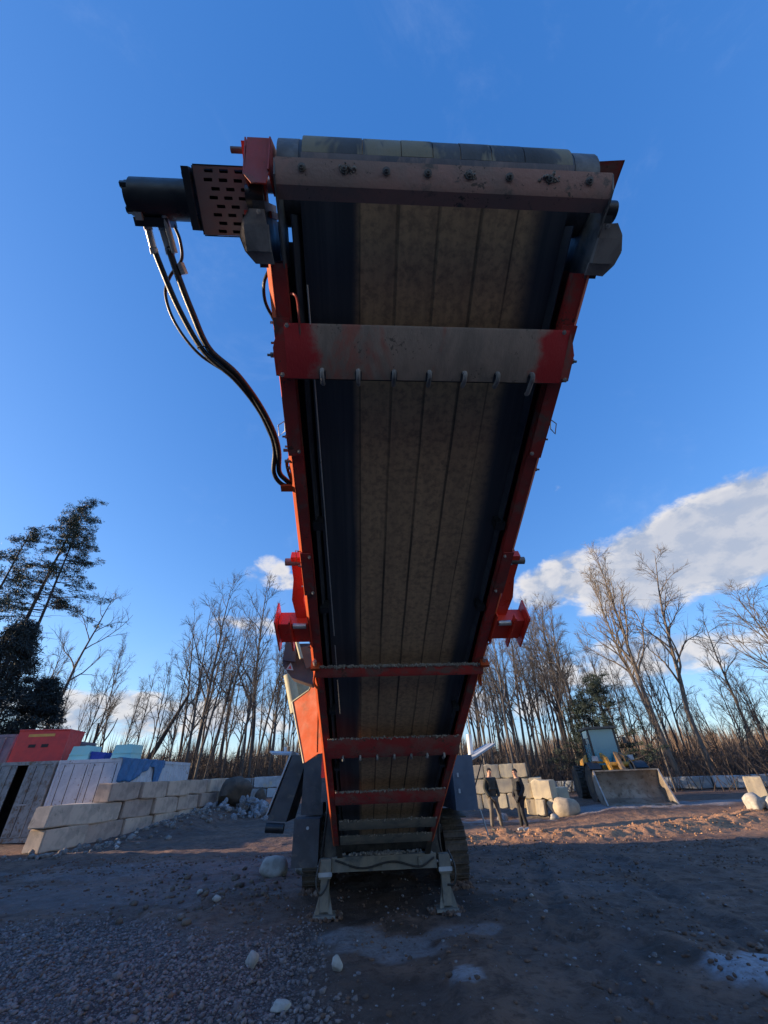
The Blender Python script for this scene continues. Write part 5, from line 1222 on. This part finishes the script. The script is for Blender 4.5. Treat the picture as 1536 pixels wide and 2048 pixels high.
def bare_tree(seed, Ht, r0, first=.45, spread=.36, nl=13, ang=(25, 48), lean=(0, 0), fork=False, dens=1.0, twig=.009, bark=BARK, ups=.05):
    rg = np.random.default_rng(seed); T = TB(); C = TB()
    stems = [(np.zeros(3), np.array([lean[0], lean[1], 1.0]), Ht, r0, 0)]
    if fork: stems.append((np.array([.25, .1, 0]), np.array([lean[0] + .10, lean[1] - .05, 1.0]), Ht * .9, r0 * .8, 0))
    for p0, d0, L0, rr0, _ in stems:
        d0 = d0 / np.linalg.norm(d0); P, dd = grow(rg, p0, d0, L0, 14, .030 + .022 * (seed % 2), .01); T.tube(P, rr0, .018, 8)
        base = np.array([[0, 0, -.4], [0, 0, .25]]) + p0; T.tube(base, rr0 * 1.35, rr0 * .98, 8)
        for i in range(nl):
            t = first + (1 - first) * (i + rg.random() * .8) / nl; t = min(t, .985); f = t * 14; a = int(f); q = P[a] + (P[min(a + 1, 14)] - P[a]) * (f - a)
            dl = P[min(a + 1, 14)] - P[a] if a < 14 else P[14] - P[13]; dl /= np.linalg.norm(dl)
            L1 = L0 * spread * (1.15 - t) * rg.uniform(.65, 1.15) + .5; r1 = max(.02, rr0 * (1 - t) * .62 + .012)
            d1 = perp(rg, dl, R(rg.uniform(*ang))); P1, _ = grow(rg, q, d1, L1, 7, .14, ups); T.tube(P1, r1, .011, 5)
            for j in range(int(6 * dens) + 1):
                t2 = .22 + .78 * (j + rg.random()) / (int(6 * dens) + 1); f2 = min(t2, .99) * 7; b = int(f2); q2 = P1[b] + (P1[min(b + 1, 7)] - P1[b]) * (f2 - b)
                dl2 = P1[min(b + 1, 7)] - P1[max(b, 0)]; dl2 /= np.linalg.norm(dl2) + 1e-9
                L2 = L1 * rg.uniform(.28, .55) * (1.2 - t2) + .35; P2, _ = grow(rg, q2, perp(rg, dl2, R(rg.uniform(25, 50))), L2, 5, .12, ups * .9); C.tube(P2, max(.012, r1 * .45), twig * .8, 3)
                for k in range(int(5 * dens) + 1):
                    b2 = 1 + int(rg.random() * 3.99); q3 = P2[b2]; dl3 = P2[min(b2 + 1, 5)] - P2[b2 - 1]; dl3 /= np.linalg.norm(dl3) + 1e-9
                    P3, _ = grow(rg, q3, perp(rg, dl3, R(rg.uniform(20, 48))), L2 * rg.uniform(.35, .7) + .15, 3, .13, ups); C.tube(P3, twig, twig * .5, 3)
    return T.mesh('trunk', bark), C.mesh('crown', bark)
def tree(name, protos, x, y, sc, rz, label, group=None, cat='bare tree', tilt=(0, 0), z=None):
    o = empty(name, (x, y, (H(x, y) if z is None else z) - .1), rz, label=label, cat=cat)
    if group: o['group'] = group
    o.scale = sc if isinstance(sc, tuple) else (sc, sc, sc); o.rotation_mode = 'ZXY'; o.rotation_euler = (tilt[0], tilt[1], rz)
    for nm, me in zip(('trunk', 'crown', 'dead_branches'), protos):
        c = bpy.data.objects.new(nm, me); COL.objects.link(c); c.parent = o
    return o
SLIM = [bare_tree(100 + k, 15, .15 + .02 * (k % 3), first=.30 + .06 * (k % 3), spread=.30, nl=13, dens=.85, twig=.010) for k in range(5)]
WIDE = [bare_tree(200 + k, 14, .17, first=.34, spread=.40, nl=12, dens=.85, fork=(k == 1), twig=.010) for k in range(3)]
TALLP = [bare_tree(300, 19, .24, first=.40, spread=.33, nl=20, ang=(18, 40), dens=.85, twig=.011, bark=BARKL, fork=True, ups=.045),
         bare_tree(301, 18, .22, first=.38, spread=.36, nl=18, ang=(20, 46), dens=.85, twig=.011, bark=BARKL, ups=.045)]
VASE = bare_tree(310, 12, .18, first=.22, spread=.62, nl=16, ang=(12, 30), dens=1.1, twig=.010, ups=.02)
OPEN = bare_tree(320, 15, .16, first=.48, spread=.46, nl=8, ang=(30, 52), dens=.7, twig=.009)
def polar(azd, Y): return Y * math.tan(R(azd)), Y
# the trees one can pick out
tree('bare_tree', TALLP[0], 19.3, 32.5, .93, 1.0, 'tall twin-stemmed bare tree with pale trunk, left one of the big pair behind the loader', 'tall pair', tilt=(0, R(-6.5)))
tree('bare_tree', TALLP[1], 21.9, 32.8, (1, 1, .93), 2.1, 'tall single-stemmed bare tree, right one of the big pair on the right', 'tall pair', tilt=(0, R(-6)))
tree('bare_tree', VASE, 27.0, 27.5, .95, .3, 'vase-shaped bare tree fanning out at the right edge of the picture', tilt=(0, R(-9)))
tree('bare_tree', OPEN, -25.9, 33, 1.10, .0, 'open leafless tree with a long curved trunk, right of the tall pines', tilt=(0, R(-2)))
tree('bare_tree', WIDE[0], -17.6, 41, 1.35, 2.0, 'tall forked bare tree above the block wall left of the machine')
tree('bare_tree', SLIM[0], -13.0, 42, 1.35, 2.0, 'slender bare tree close to the left side of the machine')
tree('bare_tree', WIDE[1], 15.4, 41, 1.15, 4.0, 'twisted dark bare tree with forking limbs right of the machine')
tree('bare_tree', SLIM[2], 26.5, 34, .78, 4.0, 'thin leaning bare tree in front of the far brown woods', tilt=(0, R(-6)))
tree('bare_tree', WIDE[2], 30.5, 38, .62, 1.4, 'small dark gnarled tree among brush at the right')
sn = TB(); rg = np.random.default_rng(9); P, _ = grow(rg, np.zeros(3), np.array([.42, 0, 1.0]), 7.6, 6, .03, 0); sn.tube(P, .24, .10, 8)
sg = objme('dead_snag', sn.mesh('dead_snag', BARKD), None, sm=0, label='broken leaning dead trunk sticking up beyond the block wall', cat='dead trunk'); sg.location = (-19.2, 34, .6)
sn2 = TB(); P, _ = grow(rg, np.zeros(3), np.array([.12, 0, 1.0]), 5.2, 6, .09, 0); sn2.tube(P, .20, .07, 8); P2, _ = grow(rg, P[3], np.array([.6, 0, 1.0]), 3.2, 5, .09, 0); sn2.tube(P2, .09, .03, 6)
sg2 = objme('dead_snag', sn2.mesh('dead_snag', BARKD), None, sm=0, label='short forked dead trunk left of the leaning broken one', cat='dead trunk'); sg2.location = (-22.8, 34, .6)
# the wood in mass
rg = np.random.default_rng(77)
zones = [(-43, -24, 20, 14.0, 34, 56, 'bare tree in the open wood behind the containers', 'bare trees behind the containers'),
         (-25, -11.5, 31, 18.5, 35, 56, 'slim bare tree in the dense wood left of the machine', 'bare trees left of the machine'),
         (-11.5, 10, 22, 16.0, 38, 56, 'bare tree in the wood mostly hidden behind the machine', 'bare trees behind the machine'),
         (10, 23, 42, 17.5, 31, 56, 'slim bare tree in the dense wood right of the machine', 'bare trees right of the machine'),
         (23, 32, 20, 12.5, 32, 58, 'bare tree in the wood behind the wheel loader', 'bare trees behind the loader'),
         (32, 47, 22, 9.0, 36, 60, 'low bare tree in the brush at the right', 'low bare trees at the right'),
         (-60, -43, 10, 15.0, 34, 50, 'bare tree beyond the left edge of the yard', 'bare trees left of the frame'),
         (47, 62, 10, 10.0, 34, 50, 'bare tree beyond the right edge of the yard', 'bare trees right of the frame')]
for a0_, a1_, n, elv, y0, y1, lab, grp in zones:
    for i in range(n):
        a = a0_ + (a1_ - a0_) * (i + rg.random()) / n; D = rg.uniform(y0, y1); x, y = D * math.sin(R(a)), D * math.cos(R(a))
        Ht = (1.6 + D * math.tan(R(elv * rg.uniform(.62, 1.12)))) - H(x, y)
        pr = (SLIM + WIDE[:1])[rg.integers(6)] if n > 30 else (SLIM[:3] + WIDE)[rg.integers(6)]
        s = Ht / 15.0; tw = max(.55, s) * rg.uniform(.6, .85)
        third = min(2, int(3 * (a - a0_) / (a1_ - a0_))); row = 'front row' if D < y0 + (y1 - y0) * .33 else 'middle' if D < y0 + (y1 - y0) * .67 else 'far side'
        tall = 'tall' if s > 1.05 else 'short' if s < .8 else 'mid-height'; side = ('left part', 'centre', 'right part')[third]
        lab2 = '%s %s, %s, %s' % (tall, lab, row, side)
        tree('bare_tree', pr, x, y, (tw, tw, s), rg.uniform(0, 6.28), lab2, grp, tilt=(rg.normal(0, .03), rg.normal(0, .035)))
# understorey: thin whips and brush, uncountable
U = TB()
for i in range(6200):
    a = rg.uniform(-50, 52); D = rg.uniform(33.5, 46) + (6 if abs(a) < 8 else 0); x, y = D * math.sin(R(a)), D * math.cos(R(a))
    if y < (38 if a > 0 else 36) and rg.random() < .6: y += 4
    P, _ = grow(rg, np.array([x, y, H(x, y) - .1]), np.array([rg.normal(0, .45), rg.normal(0, .3), 1.0]), rg.uniform(1.0, 3.6) * (1.1 if a < 24 else .8), 5, .12, .0)
    U.tube(P, rg.uniform(.012, .035), .006, 3)
objme('underbrush', U.mesh('underbrush', BRUSH), None, sm=0, kind='stuff')
def leafcloud(name, centers, radii, per, size, m, seed, flat=.6, long=1.0, parent=None, **kw):
    rg = np.random.default_rng(seed); n = len(centers); c = np.repeat(np.asarray(centers), per, 0); r = np.repeat(np.asarray(radii), per, 0)
    d = rg.normal(0, 1, (n * per, 3)); d /= np.linalg.norm(d, axis=1)[:, None]; p = c + d * (rg.random(n * per) ** .45)[:, None] * r[:, None] * np.array([1, 1, flat])
    u = rg.normal(0, 1, (n * per, 3)); u /= np.linalg.norm(u, axis=1)[:, None]; w = np.cross(u, rg.normal(0, 1, (n * per, 3))); w /= np.linalg.norm(w, axis=1)[:, None]
    s = size * rg.uniform(.5, 1.4, (n * per, 1))
    v = np.stack([p - u * s * long, p + w * s * .33, p + u * s * long], 1).reshape(-1, 3)
    f = np.arange(n * per * 3).reshape(-1, 3)
    me = mesh_np(name, v, f); me.materials.append(m)
    if parent is None and not kw: return me
    return objme(name, me, None, parent, sm=0, **kw)
# low tangled brush right behind the walls
cs, rs_ = [], []
for i in range(1500):
    a = rg.uniform(-50, 52); D = rg.uniform(38, 50); x, y = D * math.sin(R(a)), D * math.cos(R(a))
    hh = (2.4 if a < 24 else 2.0) * rg.random(); cs.append((x, y, H(x, y) + .2 + hh)); rs_.append(rg.uniform(.5, 1.1))
leafcloud('dry_brush', cs, rs_, 42, .13, mat('dry_brush_leaf', (.085, .066, .055), (.055, .044, .042), .95, scale=.35, bump=0, c3=(.16, .10, .06), s3=.6, t3=(.6, .7)), 5, long=1.4, kind='stuff')
# far woods on the rise
Fv = []; 
rg = np.random.default_rng(12)
n = 1900; a = np.radians(rg.uniform(-60, 62, n)); D = rg.uniform(70, 200, n); X_, Y_ = D * np.sin(a), D * np.cos(a); Zb = height(X_, Y_)
per = 26; bx0 = np.repeat(np.stack([X_, Y_, Zb], 1), per, 0); hh = np.repeat(rg.uniform(4.5, 9, n), per) * rg.uniform(.5, 1, n * per)
ang_ = rg.uniform(0, 6.28, n * per); sp = rg.uniform(0, 1.9, n * per); st0 = rg.uniform(0, .6, n * per)
p0 = bx0 + np.stack([np.cos(ang_) * sp * st0 * .3, np.sin(ang_) * sp * st0 * .3, hh * st0 * .6], 1); p1 = bx0 + np.stack([np.cos(ang_) * sp, np.sin(ang_) * sp, hh], 1)
wv = np.stack([np.cos(ang_ + 1.57), np.sin(ang_ + 1.57), 0 * ang_], 1) * .09
me = mesh_np('far_wood', np.stack([p0 - wv, p0 + wv, p1], 1).reshape(-1, 3), np.arange(n * per * 3).reshape(-1, 3)); me.materials.append(FARWOOD)
objme('far_wood', me, None, sm=0, kind='stuff')

# tall sparse pines at the left
def pine(seed, Ht, r0, lean, first=.5, nb=26, blen=2.6, dead=10, per=60, leaf=NEEDLE, drop=-.12, csize=.5, nsz=.11, flat=.45):
    rg = np.random.default_rng(seed); T = TB(); Dd = TB()
    d0 = np.array([lean, 0, 1.0]); d0 /= np.linalg.norm(d0); P, _ = grow(rg, np.zeros(3), d0, Ht, 14, .018, .0); P[0, 2] -= .3; T.tube(P, r0, .03, 8)
    C, Rd = [], []
    def at_(t):
        f = min(t, .995) * 14; a = int(f); return P[a] + (P[a + 1] - P[a]) * (f - a)
    for i in range(nb):
        t = first + (1 - first) * (i + rg.random()) / nb; an = rg.uniform(0, 6.28); L = blen * (1.12 - (t - first) / (1 - first)) * rg.uniform(.55, 1.2) + .3
        P1, _ = grow(rg, at_(t), np.array([math.cos(an), math.sin(an), drop + .35 * (t - first) / (1 - first)]), L, 5, .10, .03); T.tube(P1, .035, .012, 4)
        for q in P1[2:]:
            for _ in range(2): C.append(q + rg.normal(0, .22, 3)); Rd.append(csize * rg.uniform(.5, 1.1))
    C.append(P[-1]); Rd.append(csize)
    for i in range(dead):
        t = rg.uniform(.18, first + .1); an = rg.uniform(0, 6.28)
        P1, _ = grow(rg, at_(t), np.array([math.cos(an), math.sin(an), .0]), rg.uniform(.8, 3.2), 5, .13, -.02); Dd.tube(P1, .03, .008, 3)
        for q in P1[1:]:
            P2, _ = grow(rg, q, rg.normal(0, 1, 3) * np.array([1, 1, .4]), rg.uniform(.3, .9), 3, .2, -.03); Dd.tube(P2, .012, .006, 3)
    return T.mesh('trunk', BARKD), leafcloud('crown', C, Rd, per, nsz, leaf, seed, flat=flat), (Dd.mesh('dead_branches', BARKD) if dead else None)
for k, (x, y, Ht, r0, ln, fi, lab) in enumerate(((-25.2, 26.3, 21.9, .22, .02, .56, 'tallest sparse pine at the left, crown of dark tufts against the sky'),
                                                 (-24.2, 26.2, 19.6, .17, .02, .60, 'thinner pine close beside the tallest one, slightly shorter'),
                                                 (-28.0, 26.8, 18.6, .20, .0, .42, 'sparse pine at the left edge, left of the tallest pair'))):
    pr = pine(500 + k, Ht, r0, ln, first=fi, nb=30, blen=3.1, dead=24, per=54, csize=.48)
    tree('tall_pine', [m for m in pr if m], x, y, 1, 0, lab, 'tall pines at the left', 'pine tree', z=.2)
def spruce(seed, Ht, Rb, m, per=60, n=230, nsz=.15):
    rg = np.random.default_rng(seed); T = TB(); P, _ = grow(rg, np.zeros(3), np.array([.02, 0, 1.0]), Ht, 8, .01, 0); T.tube(P, .2, .03, 8)
    C, Rd = [], []
    for i in range(n):
        t = rg.random() ** .8; an = rg.uniform(0, 6.28); rad = Rb * (1 - t) ** .75 * rg.uniform(.45, 1.12) + .15
        p = np.array([math.cos(an) * rad, math.sin(an) * rad, .5 + t * (Ht - .5) - rad * .12]); C.append(p); Rd.append(rg.uniform(.4, .75))
        if i % 3 == 0: T.tube(np.array([[0, 0, p[2] + rad * .15], p * [.5, .5, 1] + [0, 0, .1], p]), .04, .012, 4)
    return T.mesh('trunk', BARKD), leafcloud('crown', C, Rd, per, nsz, m, seed, flat=.5)
tree('spruce', spruce(601, 10.4, 3.3, NEEDLEB, n=420), -23.2, 24.6, 1, 0, 'dense dark evergreen behind the containers at the left edge', 'dense evergreens', 'evergreen', z=.3)
tree('spruce', spruce(602, 7.4, 2.6, NEEDLEB, n=300), -22.2, 27.2, 1, 0, 'lower dense dark evergreen right behind the red bin', 'dense evergreens', 'evergreen', z=.3)
tree('spruce', spruce(603, 11.5, 3.2, NEEDLEB, n=320), -29.0, 25.5, 1, 0, 'dense dark evergreen just outside the left edge of the picture', 'dense evergreens', 'evergreen', z=.3)
tree('small_pine', [m for m in pine(610, 6.6, .13, .0, first=.25, nb=26, blen=2.1, dead=0, per=60, csize=.42, nsz=.10) if m], 14.0, 29.5, 1, 0, 'small ragged dark pine standing right behind the loader cab', 'small pines behind the loader', 'pine tree')
tree('small_pine', [m for m in pine(611, 5.4, .12, .05, first=.2, nb=22, blen=1.8, dead=0, per=60, csize=.42, nsz=.10) if m], 12.7, 30.5, 1, 0, 'shorter ragged pine left of the other behind the loader', 'small pines behind the loader', 'pine tree')
